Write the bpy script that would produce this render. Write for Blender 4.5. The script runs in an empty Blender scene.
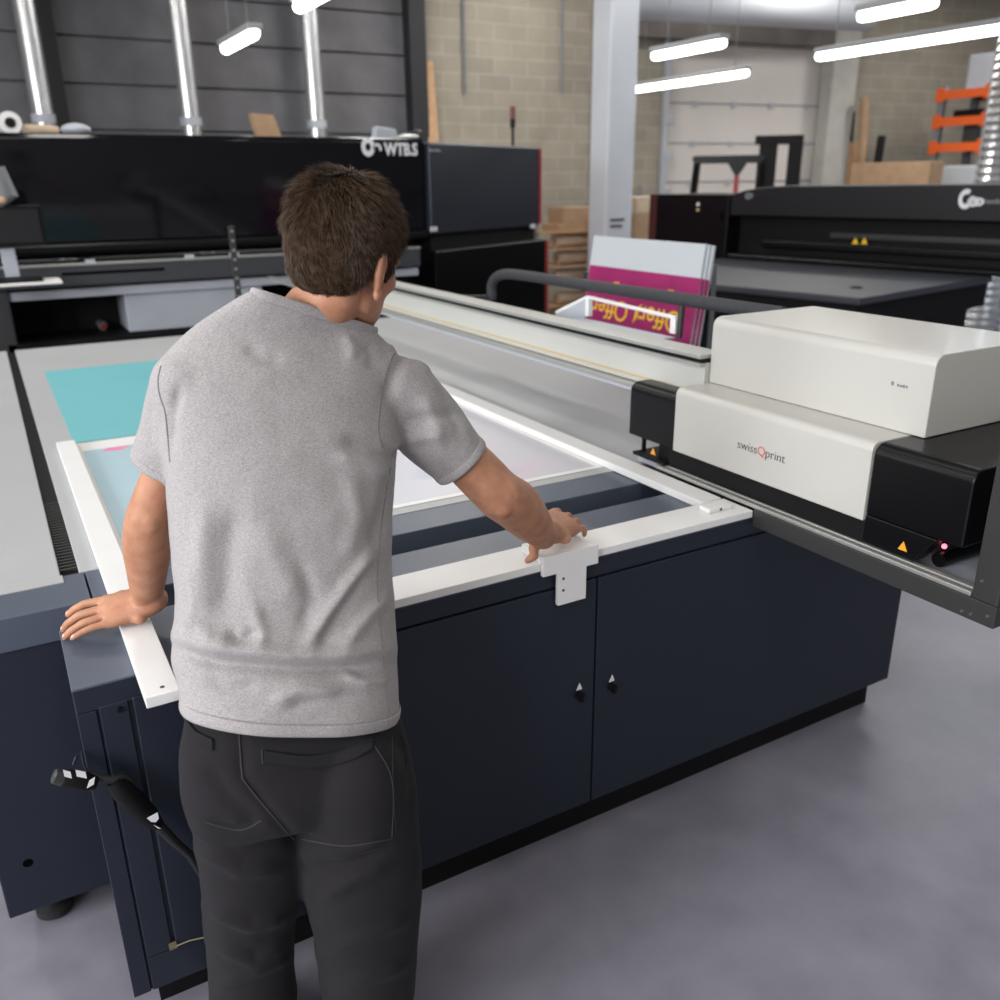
import bpy, bmesh, math, random
import numpy as np
from mathutils import Vector, Matrix, noise
random.seed(7)
COL = bpy.context.scene.collection
PI = math.pi

# ------------------------------------------------------------------ camera frame
FPX, PITCH, ROLL, YAW, CAMH = 874.36, math.radians(19.99), math.radians(-0.6456), math.radians(29.617), 1.68
CF = Vector((math.sin(YAW)*math.cos(PITCH), math.cos(YAW)*math.cos(PITCH), -math.sin(PITCH)))
_r0 = Vector((math.cos(YAW), -math.sin(YAW), 0)); _u0 = _r0.cross(CF)
CR = _r0*math.cos(ROLL) + _u0*math.sin(ROLL); CU = CR.cross(CF)
C0 = Vector((0, 0, CAMH))
def ray(x, y): return CR*((x-500)/FPX) - CU*((y-500)/FPX) + CF
def dep(x, y, D): return C0 + ray(x, y)*D
def onz(x, y, z):
    d = ray(x, y); return C0 + d*((z-CAMH)/d.z)
def ony(x, y, Y):
    d = ray(x, y); return C0 + d*(Y/d.y)
def onx(x, y, X):
    d = ray(x, y); return C0 + d*(X/d.x)
def px(P):
    v = Vector(P)-C0; w = v.dot(CF)
    return 500+FPX*v.dot(CR)/w, 500-FPX*v.dot(CU)/w

# ------------------------------------------------------------------ materials
def lin(c):
    f = lambda v: v/12.92 if v <= 0.04045 else ((v+0.055)/1.055)**2.4
    return tuple(f(v/255.0) for v in c)+(1.0,)
MATS = {}
def mat(name, rgb, rough=0.5, metal=0.0, var=0.0, scale=30.0, bump=0.0, bscale=None, coat=0.0, spec=0.5, emit=None, es=0.0, detail=4.0):
    if name in MATS: return MATS[name]
    m = bpy.data.materials.new(name); m.use_nodes = True
    nt = m.node_tree; b = nt.nodes['Principled BSDF']
    b.inputs['Roughness'].default_value = rough; b.inputs['Metallic'].default_value = metal
    b.inputs['Coat Weight'].default_value = coat; b.inputs['Specular IOR Level'].default_value = spec
    L = lin(rgb)
    tc = nt.nodes.new('ShaderNodeTexCoord')
    nz = nt.nodes.new('ShaderNodeTexNoise'); nz.inputs['Scale'].default_value = scale; nz.inputs['Detail'].default_value = detail
    nt.links.new(tc.outputs['Object'], nz.inputs['Vector'])
    if var > 0:
        cr = nt.nodes.new('ShaderNodeValToRGB')
        cr.color_ramp.elements[0].position = 0.3; cr.color_ramp.elements[1].position = 0.7
        cr.color_ramp.elements[0].color = tuple(max(0, v*(1-var)) for v in L[:3])+(1,)
        cr.color_ramp.elements[1].color = tuple(min(1, v*(1+var)) for v in L[:3])+(1,)
        nt.links.new(nz.outputs['Fac'], cr.inputs['Fac']); nt.links.new(cr.outputs['Color'], b.inputs['Base Color'])
    else:
        b.inputs['Base Color'].default_value = L
    if bump > 0:
        n2 = nz
        if bscale:
            n2 = nt.nodes.new('ShaderNodeTexNoise'); n2.inputs['Scale'].default_value = bscale; n2.inputs['Detail'].default_value = 3
            nt.links.new(tc.outputs['Object'], n2.inputs['Vector'])
        bp = nt.nodes.new('ShaderNodeBump'); bp.inputs['Strength'].default_value = bump; bp.inputs['Distance'].default_value = 0.01
        nt.links.new(n2.outputs['Fac'], bp.inputs['Height']); nt.links.new(bp.outputs['Normal'], b.inputs['Normal'])
    if emit:
        b.inputs['Emission Color'].default_value = lin(emit); b.inputs['Emission Strength'].default_value = es
    MATS[name] = m
    return m

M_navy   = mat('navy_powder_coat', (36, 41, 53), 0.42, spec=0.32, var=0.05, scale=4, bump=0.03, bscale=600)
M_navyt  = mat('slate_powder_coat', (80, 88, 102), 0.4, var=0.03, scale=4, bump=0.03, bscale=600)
M_black  = mat('black_plastic', (11, 11, 13), 0.34, spec=0.25)
M_matblk = mat('matt_black', (10, 10, 12), 0.6, spec=0.25)
M_gloss  = mat('gloss_black', (13, 13, 18), 0.09, spec=0.3)
M_dark   = mat('charcoal_metal', (50, 50, 49), 0.42, var=0.05, scale=10)
M_white  = mat('white_lacquer', (231, 230, 228), 0.4, var=0.015, scale=8)
M_cream  = mat('cream_plastic', (186, 184, 177), 0.32, var=0.01, scale=6, coat=0.15)
M_bed    = mat('grey_table', (170, 171, 172), 0.5, var=0.03, scale=2.5)
M_alu    = mat('brushed_aluminium', (178, 178, 173), 0.38, metal=0.6, var=0.04, scale=60)
M_panel  = mat('light_grey_panel', (190, 189, 183), 0.4, var=0.02, scale=5)
M_brass  = mat('tan_strip', (190, 168, 120), 0.5)
M_gap    = mat('seam_black', (5, 5, 6), 0.9, spec=0.05)
M_steel  = mat('steel', (190, 190, 192), 0.28, metal=0.9)
M_rubber = mat('rubber', (30, 30, 32), 0.65, bump=0.1, bscale=200)
M_foam   = mat('foam_sleeve', (52, 53, 56), 0.7, var=0.1, scale=40, bump=0.1)
M_teal   = mat('teal_film', (114, 184, 190), 0.45, var=0.02, scale=3)
M_red    = mat('red_paint', (150, 40, 44), 0.45)
M_yellow = mat('warning_yellow', (240, 190, 30), 0.5)
M_brown  = mat('kraft_paper', (196, 176, 152), 0.75, var=0.12, scale=12)
M_card   = mat('cardboard', (166, 136, 106), 0.8, var=0.12, scale=9)
M_wood   = mat('pale_wood', (184, 148, 112), 0.65, var=0.12, scale=14)
M_orange = mat('rack_orange', (232, 98, 34), 0.45)
M_magenta= mat('magenta_print', (152, 34, 96), 0.45, var=0.12, scale=9)
M_gold   = mat('gold_print', (238, 190, 40), 0.5)
M_board  = mat('white_board', (190, 195, 199), 0.5)
M_pink   = mat('pink_print', (238, 96, 138), 0.5)
M_tube   = mat('lamp_diffuser', (255, 255, 255), 0.4, emit=(255, 252, 246), es=9.0)
M_lampb  = mat('lamp_body', (150, 152, 154), 0.5)
M_duct   = mat('galvanised_duct', (205, 205, 205), 0.25, metal=0.75, var=0.1, scale=6)
M_pillar = mat('white_pillar_paint', (196, 200, 206), 0.5, var=0.03, scale=3)
M_grey   = mat('mid_grey', (120, 122, 126), 0.5)
M_logo   = mat('logo_white', (225, 225, 228), 0.5)
M_ink    = mat('ink_grey', (70, 68, 70), 0.5)
M_inkred = mat('ink_red', (214, 66, 62), 0.5)
M_led    = mat('led_red', (255, 120, 140), 0.3, emit=(255, 110, 130), es=3.0)
M_screen = mat('screen_dark', (30, 31, 34), 0.2)
M_lightb = mat('light_grey_steel', (176, 180, 188), 0.45, var=0.04, scale=4)

# ------------------------------------------------------------------ mesh helpers
class MB:
    def __init__(s): s.v = []; s.f = []
    def add(s, vs, fs):
        o = len(s.v); s.v += [Vector(p) for p in vs]; s.f += [tuple(i+o for i in f) for f in fs]; return s
    def box(s, x0, x1, y0, y1, z0, z1, xf=None):
        vs = [Vector((x, y, z)) for z in (z0, z1) for y in (y0, y1) for x in (x0, x1)]
        if xf: vs = [xf(p) for p in vs]
        return s.add(vs, [(0,2,3,1),(4,5,7,6),(0,1,5,4),(2,6,7,3),(0,4,6,2),(1,3,7,5)])
    def cyl(s, a, b, r, n=16, r2=None):
        return s.tube([a, b], [r, r if r2 is None else r2], n)
    def tube(s, pts, rs, n=12, caps=True):
        pts = [Vector(p) for p in pts]
        if not hasattr(rs, '__len__'): rs = [rs]*len(pts)
        rings = []; ref = None
        for i, p in enumerate(pts):
            t = (pts[min(i+1, len(pts)-1)]-pts[max(i-1, 0)]).normalized()
            if ref is None:
                ref = Vector((0, 0, 1)) if abs(t.z) < 0.9 else Vector((1, 0, 0))
            u = (ref-t*ref.dot(t)).normalized(); w = t.cross(u); ref = u
            rings.append([p+(u*math.cos(2*PI*k/n)+w*math.sin(2*PI*k/n))*rs[i] for k in range(n)])
        return s.rings(rings, caps)
    def rings(s, rings, caps=True):
        n = len(rings[0]); o = len(s.v)
        for r in rings: s.v += [Vector(p) for p in r]
        for i in range(len(rings)-1):
            for k in range(n):
                a = o+i*n+k; b = o+i*n+(k+1) % n
                s.f.append((a, b, b+n, a+n))
        if caps:
            s.f.append(tuple(o+k for k in reversed(range(n))))
            s.f.append(tuple(o+(len(rings)-1)*n+k for k in range(n)))
        return s
    def prism(s, pts, d):          # extrude a planar polygon (3-D points) by vector d
        pts = [Vector(p) for p in pts]; d = Vector(d); n = len(pts)
        return s.add(pts+[p+d for p in pts], [tuple(reversed(range(n))), tuple(range(n, 2*n))]+[(k, (k+1) % n, (k+1) % n+n, k+n) for k in range(n)])
    def lathe(s, c, axis, prof, n=24):  # prof = [(r, h)]
        c = Vector(c); axis = Vector(axis).normalized()
        u = axis.orthogonal().normalized(); w = axis.cross(u)
        return s.rings([[c+axis*h+(u*math.cos(2*PI*k/n)+w*math.sin(2*PI*k/n))*max(r, 1e-4) for k in range(n)] for r, h in prof])
    def ell(s, c, rx, ry, rz, M=None, n=20, m=14):
        c = Vector(c); rings = []
        for i in range(m+1):
            th = PI*(i+0.02)/(m+0.04)
            ring = []
            for k in range(n):
                p = Vector((rx*math.sin(th)*math.cos(2*PI*k/n), ry*math.sin(th)*math.sin(2*PI*k/n), -rz*math.cos(th)))
                ring.append(c+(M @ p if M else p))
            rings.append(ring)
        return s.rings(rings)

def wpos(o):
    p = Vector((0, 0, 0))
    while o: p = p+o.location; o = o.parent
    return p
def obj(name, mb, m, parent=None, bevel=0.0, seg=2, smooth=False, label=None):
    me = bpy.data.meshes.new(name)
    off = wpos(parent)
    me.from_pydata([p-off for p in mb.v], [], mb.f); me.validate()
    bm = bmesh.new(); bm.from_mesh(me); bmesh.ops.recalc_face_normals(bm, faces=bm.faces)
    bm.to_mesh(me); bm.free()
    o = bpy.data.objects.new(name, me); COL.objects.link(o)
    if m: me.materials.append(m)
    if parent: o.parent = parent
    if bevel > 0:
        b = o.modifiers.new('Bevel', 'BEVEL'); b.width = bevel; b.segments = seg; b.limit_method = 'ANGLE'; b.angle_limit = math.radians(40)
        for p in me.polygons: p.use_smooth = True
        b.harden_normals = False
        w = o.modifiers.new('WN', 'WEIGHTED_NORMAL'); w.keep_sharp = True
    elif smooth:
        for p in me.polygons: p.use_smooth = True
        es = o.modifiers.new('Split', 'EDGE_SPLIT'); es.split_angle = math.radians(45)
    if label: o['label'] = label
    return o
def thing(name, label, cat, loc=(0, 0, 0), group=None):
    o = bpy.data.objects.new(name, None); COL.objects.link(o); o.location = loc
    o.empty_display_size = 0.1
    o['label'] = label; o['category'] = cat
    if group: o['group'] = group
    return o
def tag(o, label, cat, group=None):
    o['label'] = label; o['category'] = cat
    if group: o['group'] = group
    return o
def struct(name, mb, m, parent=None, **k):
    o = obj(name, mb, m, parent, **k)
    if not parent: o['kind'] = 'structure'
    return o
def text_part(name, body, size, origin, ux, uy, m, parent, depth=0.0015, align='LEFT', squash=1.0, label=None, shear=0.0, thin=0.0):
    cu = bpy.data.curves.new('txt', 'FONT'); cu.body = body; cu.size = size; cu.extrude = depth; cu.offset = thin; cu.align_x = align; cu.shear = shear
    t = bpy.data.objects.new('txt', cu); COL.objects.link(t)
    dg = bpy.context.evaluated_depsgraph_get(); dg.update()
    me = bpy.data.meshes.new_from_object(t.evaluated_get(dg))
    bpy.data.objects.remove(t)
    ux = Vector(ux).normalized(); uy = Vector(uy).normalized(); n = ux.cross(uy)
    off = wpos(parent) if parent else Vector((0, 0, 0)); org = Vector(origin)
    for v in me.vertices:
        c = v.co.copy(); v.co = org+ux*c.x*squash+uy*c.y+n*c.z-off
    o = bpy.data.objects.new(name, me); COL.objects.link(o); me.materials.clear(); me.materials.append(m)
    for p in me.polygons: p.material_index = 0
    if parent: o.parent = parent
    if label: o['label'] = label
    return o

# ------------------------------------------------------------------ setting
def floor_mat():
    m = bpy.data.materials.new('polished_concrete'); m.use_nodes = True
    nt = m.node_tree; b = nt.nodes['Principled BSDF']; L = nt.links
    tc = nt.nodes.new('ShaderNodeTexCoord')
    n1 = nt.nodes.new('ShaderNodeTexNoise'); n1.inputs['Scale'].default_value = 1.6; n1.inputs['Detail'].default_value = 6; n1.inputs['Roughness'].default_value = 0.6
    n2 = nt.nodes.new('ShaderNodeTexNoise'); n2.inputs['Scale'].default_value = 7; n2.inputs['Detail'].default_value = 5
    L.new(tc.outputs['Object'], n1.inputs['Vector']); L.new(tc.outputs['Object'], n2.inputs['Vector'])
    mx = nt.nodes.new('ShaderNodeMix'); mx.inputs[0].default_value = 0.35
    L.new(n1.outputs['Fac'], mx.inputs[2]); L.new(n2.outputs['Fac'], mx.inputs[3])
    cr = nt.nodes.new('ShaderNodeValToRGB'); e = cr.color_ramp.elements
    e[0].position = 0.34; e[0].color = lin((116, 114, 124)); e[1].position = 0.66; e[1].color = lin((142, 139, 149))
    L.new(mx.outputs[0], cr.inputs['Fac']); L.new(cr.outputs['Color'], b.inputs['Base Color'])
    mr = nt.nodes.new('ShaderNodeMapRange'); mr.inputs['To Min'].default_value = 0.3; mr.inputs['To Max'].default_value = 0.5
    L.new(n2.outputs['Fac'], mr.inputs['Value']); L.new(mr.outputs['Result'], b.inputs['Roughness'])
    return m
def block_mat(name, c1, c2, mortar, sx=1.0, row=0.2, width=0.5):
    m = bpy.data.materials.new(name); m.use_nodes = True
    nt = m.node_tree; b = nt.nodes['Principled BSDF']; L = nt.links
    tc = nt.nodes.new('ShaderNodeTexCoord'); mp = nt.nodes.new('ShaderNodeMapping'); mp.inputs['Rotation'].default_value = (PI/2, 0, 0)
    br = nt.nodes.new('ShaderNodeTexBrick'); br.inputs['Scale'].default_value = 1.0
    br.inputs['Brick Width'].default_value = width; br.inputs['Row Height'].default_value = row; br.inputs['Mortar Size'].default_value = 0.012
    br.inputs['Color1'].default_value = lin(c1); br.inputs['Color2'].default_value = lin(c2); br.inputs['Mortar'].default_value = lin(mortar)
    L.new(tc.outputs['Object'], mp.inputs['Vector']); L.new(mp.outputs['Vector'], br.inputs['Vector'])
    nz = nt.nodes.new('ShaderNodeTexNoise'); nz.inputs['Scale'].default_value = 3.5; nz.inputs['Detail'].default_value = 6
    L.new(tc.outputs['Object'], nz.inputs['Vector'])
    mx = nt.nodes.new('ShaderNodeMix'); mx.data_type = 'RGBA'; mx.blend_type = 'MULTIPLY'; mx.inputs[0].default_value = 0.55
    cr = nt.nodes.new('ShaderNodeValToRGB'); cr.color_ramp.elements[0].position = 0.3; cr.color_ramp.elements[0].color = (0.72, 0.71, 0.69, 1); cr.color_ramp.elements[1].position = 0.7
    L.new(nz.outputs['Fac'], cr.inputs['Fac']); L.new(br.outputs['Color'], mx.inputs[6]); L.new(cr.outputs['Color'], mx.inputs[7])
    L.new(mx.outputs[2], b.inputs['Base Color']); b.inputs['Roughness'].default_value = 0.85
    bp = nt.nodes.new('ShaderNodeBump'); bp.inputs['Strength'].default_value = 0.5; bp.inputs['Distance'].default_value = 0.02; bp.invert = True
    L.new(br.outputs['Fac'], bp.inputs['Height']); L.new(bp.outputs['Normal'], b.inputs['Normal'])
    return m
M_floor = floor_mat()
M_block = block_mat('beige_blockwork', (160, 152, 137), (150, 143, 129), (168, 162, 150))
M_dwall = mat('dark_cladding', (98, 97, 100), 0.7, var=0.18, scale=3)
M_conc  = mat('grey_concrete', (104, 100, 96), 0.85, var=0.2, scale=3, bump=0.1)
M_ceil  = mat('ceiling_paint', (170, 168, 165), 0.9, var=0.05, scale=2)
M_plain = mat('plain_wall', (165, 160, 152), 0.9, var=0.06, scale=2)
M_colmn = mat('painted_block_column', (176, 174, 168), 0.8, var=0.08, scale=5)
M_door  = mat('door_panel_white', (214, 208, 202), 0.6, var=0.03, scale=2)

struct('floor', MB().box(-6, 20, -5, 13, -0.1, 0.0), M_floor)
struct('ceiling', MB().box(-6, 20, -5, 13, 4.9, 5.0), M_ceil)
XP = 5.12                                             # dark cladding meets blockwork here
w = MB()
for i in range(11):                                    # horizontal cladding boards
    w.box(-6, XP, 11.0, 11.2, i*0.45+0.015, (i+1)*0.45-0.012)
w.box(-6, XP, 11.06, 11.25, 0, 4.95)
struct('wall_back', w, M_dwall)
struct('wall_middle', MB().box(XP, 8.3, 11.0, 11.25, 0, 4.95), M_block)
# right-hand stretch of the back wall, turned a little
RB = math.radians(8); RD = Vector((math.cos(RB), -math.sin(RB), 0)); RN = Vector((-math.sin(RB), -math.cos(RB), 0)); RO = Vector((8.25, 11.0, 0))
def rw(s, off, z): return RO+RD*s+RN*off+Vector((0, 0, z))
def rwbox(mb, s0, s1, o0, o1, z0, z1): return mb.box(s0, s1, o0, o1, z0, z1, xf=lambda p: rw(p.x, p.y, p.z))
def atrw(x, y, off):
    d = ray(x, y); q = RO+RN*off; t = (q-C0).dot(RN)/d.dot(RN); P = C0+d*t; v = P-RO
    return v.dot(RD), P.z
s_dl = atrw(668, 100, 0)[0]; s_dr = atrw(826, 100, 0)[0]; z_dt = atrw(745, 46, 0)[1]
w = MB(); rwbox(w, 0, s_dl, -0.25, 0, 0, 4.95); rwbox(w, s_dl, s_dr, -0.25, 0, z_dt, 4.95); struct('wall_door_side', w, M_block)
w = MB(); rwbox(w, s_dr, 11.5, -0.25, 0, 0, 4.95); struct('wall_far_right', w, M_block)
w = MB(); rwbox(w, 0.05, s_dr+0.1, 0.0, 0.22, z_dt+0.02, z_dt+0.75); struct('trim_1', w, M_conc)          # concrete lintel
d = MB(); rwbox(d, s_dl, s_dr, -0.16, -0.10, 0, z_dt); dr = struct('door_1', d, M_door)
k = MB()
for i in range(1, 6): rwbox(k, s_dl+0.02, s_dr-0.02, -0.101, -0.092, i*0.55-0.012, i*0.55+0.006)
obj('panel_seam', k, M_grey, dr)
for i in range(1, 6):
    k = MB()
    for s in (0.18, 0.42, 0.66, 0.9): rwbox(k, s_dl+(s_dr-s_dl)*s-0.04, s_dl+(s_dr-s_dl)*s+0.04, -0.1, -0.075, i*0.55-0.05, i*0.55+0.03)
    obj('hinge', k, M_lightb, dr)
k = MB(); rwbox(k, s_dl-0.1, s_dl-0.02, 0.0, 0.08, 0, z_dt+0.02)
for i in range(6): rwbox(k, s_dl-0.06, s_dl+0.08, 0.0, 0.1, 0.45+i*0.5, 0.55+i*0.5)
struct('trim_2', k, M_lightb)                                                                              # door track
s0 = atrw(827, 90, 0.15)[0]; s1 = atrw(851, 90, 0.15)[0]
k = MB(); rwbox(k, s0, s1, 0.0, 0.25, 0, 4.9); struct('trim_3', k, M_colmn)
k = MB(); a = ony(409, 60, 10.85).x; b_ = ony(425, 60, 10.85).x; k.box(a, b_, 10.8, 11.0, 0, 4.9); struct('trim_4', k, mat('dark_post', (34, 34, 38), 0.6))
a = ony(52, 80, 10.9).x; struct('trim_5', MB().box(a-0.08, a+0.1, 10.82, 11.0, 0, 4.9), MATS['dark_post'])
for n, (xa, ya, yb) in enumerate(((464, 0, 92), (562, 0, 92), (594, 0, 210))):    # thin conduits on the blockwork
    P = ony(xa, 40, 10.97); zb = ony(xa, yb, 10.97).z
    struct('trim_%d' % (6+n), MB().cyl((P.x, 10.97, zb), (P.x, 10.97, 4.9), 0.018, 8), M_grey, smooth=True)
struct('wall_left', MB().box(-6.2, -6, -5, 13, 0, 5.0), M_plain)
struct('wall_front', MB().box(-6, 20, -5.2, -5, 0, 5.0), M_plain)

# slim ceiling lamps
def lamp(p0, p1, z, label):
    A = onz(*p0, z); B = onz(*p1, z); X = (A.x+B.x)/2; y0, y1 = sorted((A.y, B.y))
    t = thing('ceiling_lamp', label, 'lamp', (X, (y0+y1)/2, z+0.03), 'strip lamps hanging from the ceiling')
    obj('lamp_housing', MB().box(X-0.06, X+0.06, y0, y1, z+0.03, z+0.075), M_lampb, t, bevel=0.012)
    pr = [(0.01, 0), (0.034, 0.012), (0.042, 0.05), (0.042, y1-y0-0.05), (0.034, y1-y0-0.012), (0.01, y1-y0)]
    mb = MB().lathe((X, y0, z+0.005), (0, 1, 0), pr, 16)
    obj('diffuser', mb, M_tube, t, smooth=True)
    for yy in (y0+0.2, y1-0.2):
        obj('hanging_wire', MB().cyl((X, yy, z+0.07), (X, yy, 4.9), 0.004, 6), M_grey, t)
ZL = 2.75
lamp((635, 90), (746, 73), ZL, 'white strip lamp, lower of the two in front of the white sectional door')
lamp((655, 57), (723, 43), ZL, 'short strip lamp, upper of the two in front of the white sectional door')
lamp((825, 58), (1030, 22), ZL, 'longest bright strip lamp, running out past the right edge of the photo')
lamp((855, 17), (941, 3), ZL, 'strip lamp at the top right above the longest lamp')
lamp((219, 50), (262, 34), ZL, 'strip lamp hanging before the dark cladding wall left of the man')
lamp((295, 8), (338, -12), ZL, 'strip lamp cut by the top edge above the man')

# pillar
P0 = ony(605, 230, 8.6).x; P1 = ony(632, 230, 8.6).x
pl = tag(obj('pillar', MB().box(P0, P1, 8.6, 8.95, 0, 4.9), M_pillar, bevel=0.03, seg=3), 'white painted pillar behind the magenta posters', 'pillar')
q = ony(613, 220, 8.6)
k = MB()
for dz, wd in ((0, 0.2), (-0.07, 0.17)): k.box(q.x-0.04, q.x-0.04+wd, 8.594, 8.6, q.z+dz-0.014, q.z+dz+0.014)
obj('sign_lines', k, M_ink, pl)

# galvanised ducts on the left
for i, (xa, ya) in enumerate(((45, 127), (192, 130), (317.5, 135))):
    P = ony(xa, ya, 10.5)
    t = thing('vent_duct', ('silver vertical duct at the left edge, first from the left', 'silver vertical duct, second from the left', 'silver vertical duct behind the man, third from the left')[i], 'duct', (P.x, 10.5, 0), 'vertical ducts along the dark wall')
    obj('pipe', MB().cyl((P.x, 10.5, 0), (P.x, 10.5, 4.9), 0.1, 24), M_duct, t, smooth=True)
    obj('collar', MB().cyl((P.x, 10.5, 2.28), (P.x, 10.5, 2.36), 0.112, 24), M_lightb, t, smooth=True)
# corrugated duct on the right
a_ = ony(981, 150, 5.9); dr_ = 0.24; mb = MB(); pr = []
for i in range(60): pr += [(dr_-0.012, i*0.08), (dr_+0.006, i*0.08+0.04)]
tag(obj('spiral_duct', mb.lathe((a_.x+0.16, 5.9-0.16, 0), (0, 0, 1), pr, 28), M_duct), 'wide ribbed silver duct at the right edge', 'duct')
# white round duct under the ceiling
A = ony(612, 8, 9.6); B = ony(780, -12, 9.6)
tag(obj('ceiling_duct', MB().cyl((A.x, 9.6, A.z+0.15), (B.x+1.5, 9.4, A.z+0.25), 0.26, 24), M_pillar, smooth=True), 'fat white duct under the ceiling above the door', 'duct')
# leaning plank beside the dark post
P = ony(431, 60, 10.8); hx = 0.075
tag(obj('plank', MB().prism([(P.x-hx, 10.55, 0), (P.x+hx, 10.55, 0), (P.x+hx, 10.9, P.z), (P.x-hx, 10.9, P.z)], (0, 0.04, 0)), M_wood), 'tall pale plank leaning beside the dark post', 'plank')

# roll storage behind the posters
YR = 9.9
xa = ony(548, 250, YR).x; xb = ony(600, 250, YR).x
sh = thing('roll_rack', 'rack of cardboard rolls behind the black cabinet end', 'rack', ((xa+xb)/2, YR, 0))
for xx in (xa-0.05, xb+0.45):
    for yy in ((YR-0.22, YR+0.22) if xx > xa else (YR+0.22,)):
        obj('upright', MB().box(xx-0.02, xx+0.02, yy-0.02, yy+0.02, 0, 1.62), M_grey, sh)
ROLLY = [(240, 7.2, 0), (257, 7.2, 1), (274, 6.6, 2), (297, 6.5, 3), (312, 7, 4)]
for yp, rp, i in ROLLY:
    P = ony(575, yp, YR-0.1); r = rp*10.6/FPX
    obj('shelf', MB().box(xa-0.07, xb+0.47, YR-0.24, YR+0.24, P.z-r-0.014, P.z-r-0.0015), M_wood, sh)
    lab = ('topmost thick brown paper roll in the rack', 'brown paper roll, second from the top of the rack', 'pale paper roll, third from the top of the rack', 'brown roll low in the rack, just above the dark handle', 'lowest brown paper roll showing in the rack')[i]
    t = thing('paper_roll', lab, 'roll', (xa, YR-0.1, P.z-r), 'paper rolls in the rack')
    c0 = (xa+0.02+0.04*(i % 2), YR-0.1, P.z); c1 = (xb+0.3, YR-0.1, P.z)
    obj('paper', MB().cyl(c0, c1, r, 24), M_brown, t, smooth=True)
    obj('core', MB().tube([(c0[0]-0.03, c0[1], c0[2]), (c0[0]+0.05, c0[1], c0[2])], r*0.5, 16), M_card, t, smooth=True)
ztop = ony(575, 231, YR).z
obj('shelf', MB().box(xa-0.07, xb+0.47, YR-0.24, YR+0.24, ztop-0.01, ztop+0.01), M_wood, sh)
tag(obj('carton', MB().box(xa+0.03, xb+0.2, YR-0.2, YR+0.2, ztop+0.012, ztop+0.10), M_card, bevel=0.004), 'flat brown carton lying on the roll rack, under the taller one', 'box')
tag(obj('carton', MB().box(xa+0.12, xb-0.02, YR-0.18, YR+0.2, ztop+0.102, ztop+0.30), M_card, bevel=0.004), 'taller brown carton on top of the roll rack', 'box')
# second pallet of goods right of the pillar
YP = 8.96
xa2 = ony(638, 220, YP).x; xb2 = ony(664, 220, YP).x
zz = 0.137
pt = thing('pallet', 'wooden pallet under the brown cartons right of the pillar', 'pallet', ((xa2+xb2)/2, YP+0.3, 0))
for i in range(5): obj('slat', MB().box(xa2-0.1, xb2+0.1, YP-0.03+i*0.15, YP+0.05+i*0.15, 0.11, 0.135), M_wood, pt)
for i in range(3): obj('runner', MB().box(xa2-0.1+i*0.22, xa2+i*0.22, YP-0.03, YP+0.68, 0, 0.11), M_wood, pt)
ztop2 = ony(650, 197, YP).z
hs = [0.42*ztop2, 0.16*ztop2, 0.2*ztop2]; hs.append(ztop2-zz-sum(hs)-0.006)
for i, lab in enumerate(('large brown carton at the bottom of the stack right of the pillar', 'second brown carton from the bottom of the stack right of the pillar', 'third brown carton from the bottom of the stack right of the pillar', 'topmost brown carton in the stack right of the pillar')):
    tag(obj('carton', MB().box(xa2-0.06+0.02*(i % 2), xb2+0.08-0.02*i, YP, YP+0.62, zz, zz+hs[i]), (M_card, M_brown)[i % 2], bevel=0.006), lab, 'box', 'brown cartons stacked right of the pillar'); zz += hs[i]+0.002

# forklift in front of the sectional door, seen from its side
FD = ray(747, 170); FD.z = 0; FD.normalize(); FX = Vector((FD.y, -FD.x, 0)); FO = FD*12.3
def onf(x, y):
    d = ray(x, y); t = FO.dot(FD)/d.dot(FD); P = C0+d*t; return (P-FO).dot(FX), P.z
def fp3(x, y, z): return FO+FX*x+FD*y+Vector((0, 0, z))
def fbx(mb, x0, x1, y0, y1, z0, z1): return mb.box(x0, x1, y0, y1, z0, z1, xf=lambda p: fp3(p.x, p.y, p.z))
gx0 = onf(693, 175)[0]; gx1 = onf(762, 175)[0]; zt = onf(725, 158)[1]; mx0 = onf(757, 160)[0]+0.02; mx1 = onf(802, 160)[0]; zm = onf(780, 135)[1]
ft = thing('forklift', 'black forklift parked before the white sectional door', 'forklift', tuple(FO+FX*((gx0+mx0)/2)))
obj('body', fbx(MB(), gx0-0.2, gx1, 0, 0.9, 0.28, 1.0), M_black, ft, bevel=0.05)
obj('counterweight', fbx(MB(), gx0-0.55, gx0-0.205, 0.02, 0.88, 0.25, 1.1), M_dark, ft, bevel=0.08)
g = MB()
for yy in (0.0, 0.30):
    g.tube([fp3(gx0-0.03, yy, 0.95), fp3(gx0+0.04, yy, zt-0.02)], 0.04, 8); g.tube([fp3(gx1-0.03, yy, 0.95), fp3(gx1-0.03, yy, zt-0.02)], 0.04, 8)
    fbx(g, gx0, gx1, yy-0.04, yy+0.04, zt-0.06, zt+0.03)
for i in range(5): fbx(g, gx0+(gx1-gx0)*i/4-0.02, gx0+(gx1-gx0)*i/4+0.02, 0, 0.3, zt-0.03, zt+0.02)
xq = [onf(a_, 165)[0] for a_ in (727, 748, 740, 735)]
g.prism([fp3(xq[0], -0.03, zt-0.05), fp3(xq[1], -0.03, zt-0.05), fp3(xq[2], -0.03, zt-0.2), fp3(xq[3], -0.03, zt-0.2)], FD*0.06)
obj('overhead_guard', g, M_black, ft)
obj('seat_post', fbx(MB(), xq[3], xq[2], 0.0, 0.12, 1.0, zt-0.17), M_red, ft)
m_ = MB()
for x0, x1 in ((mx0, mx0+(mx1-mx0)*0.42), (mx0+(mx1-mx0)*0.68, mx1)):
    fbx(m_, x0, x1, 0.05, 0.2, 0.05, zm)
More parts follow.
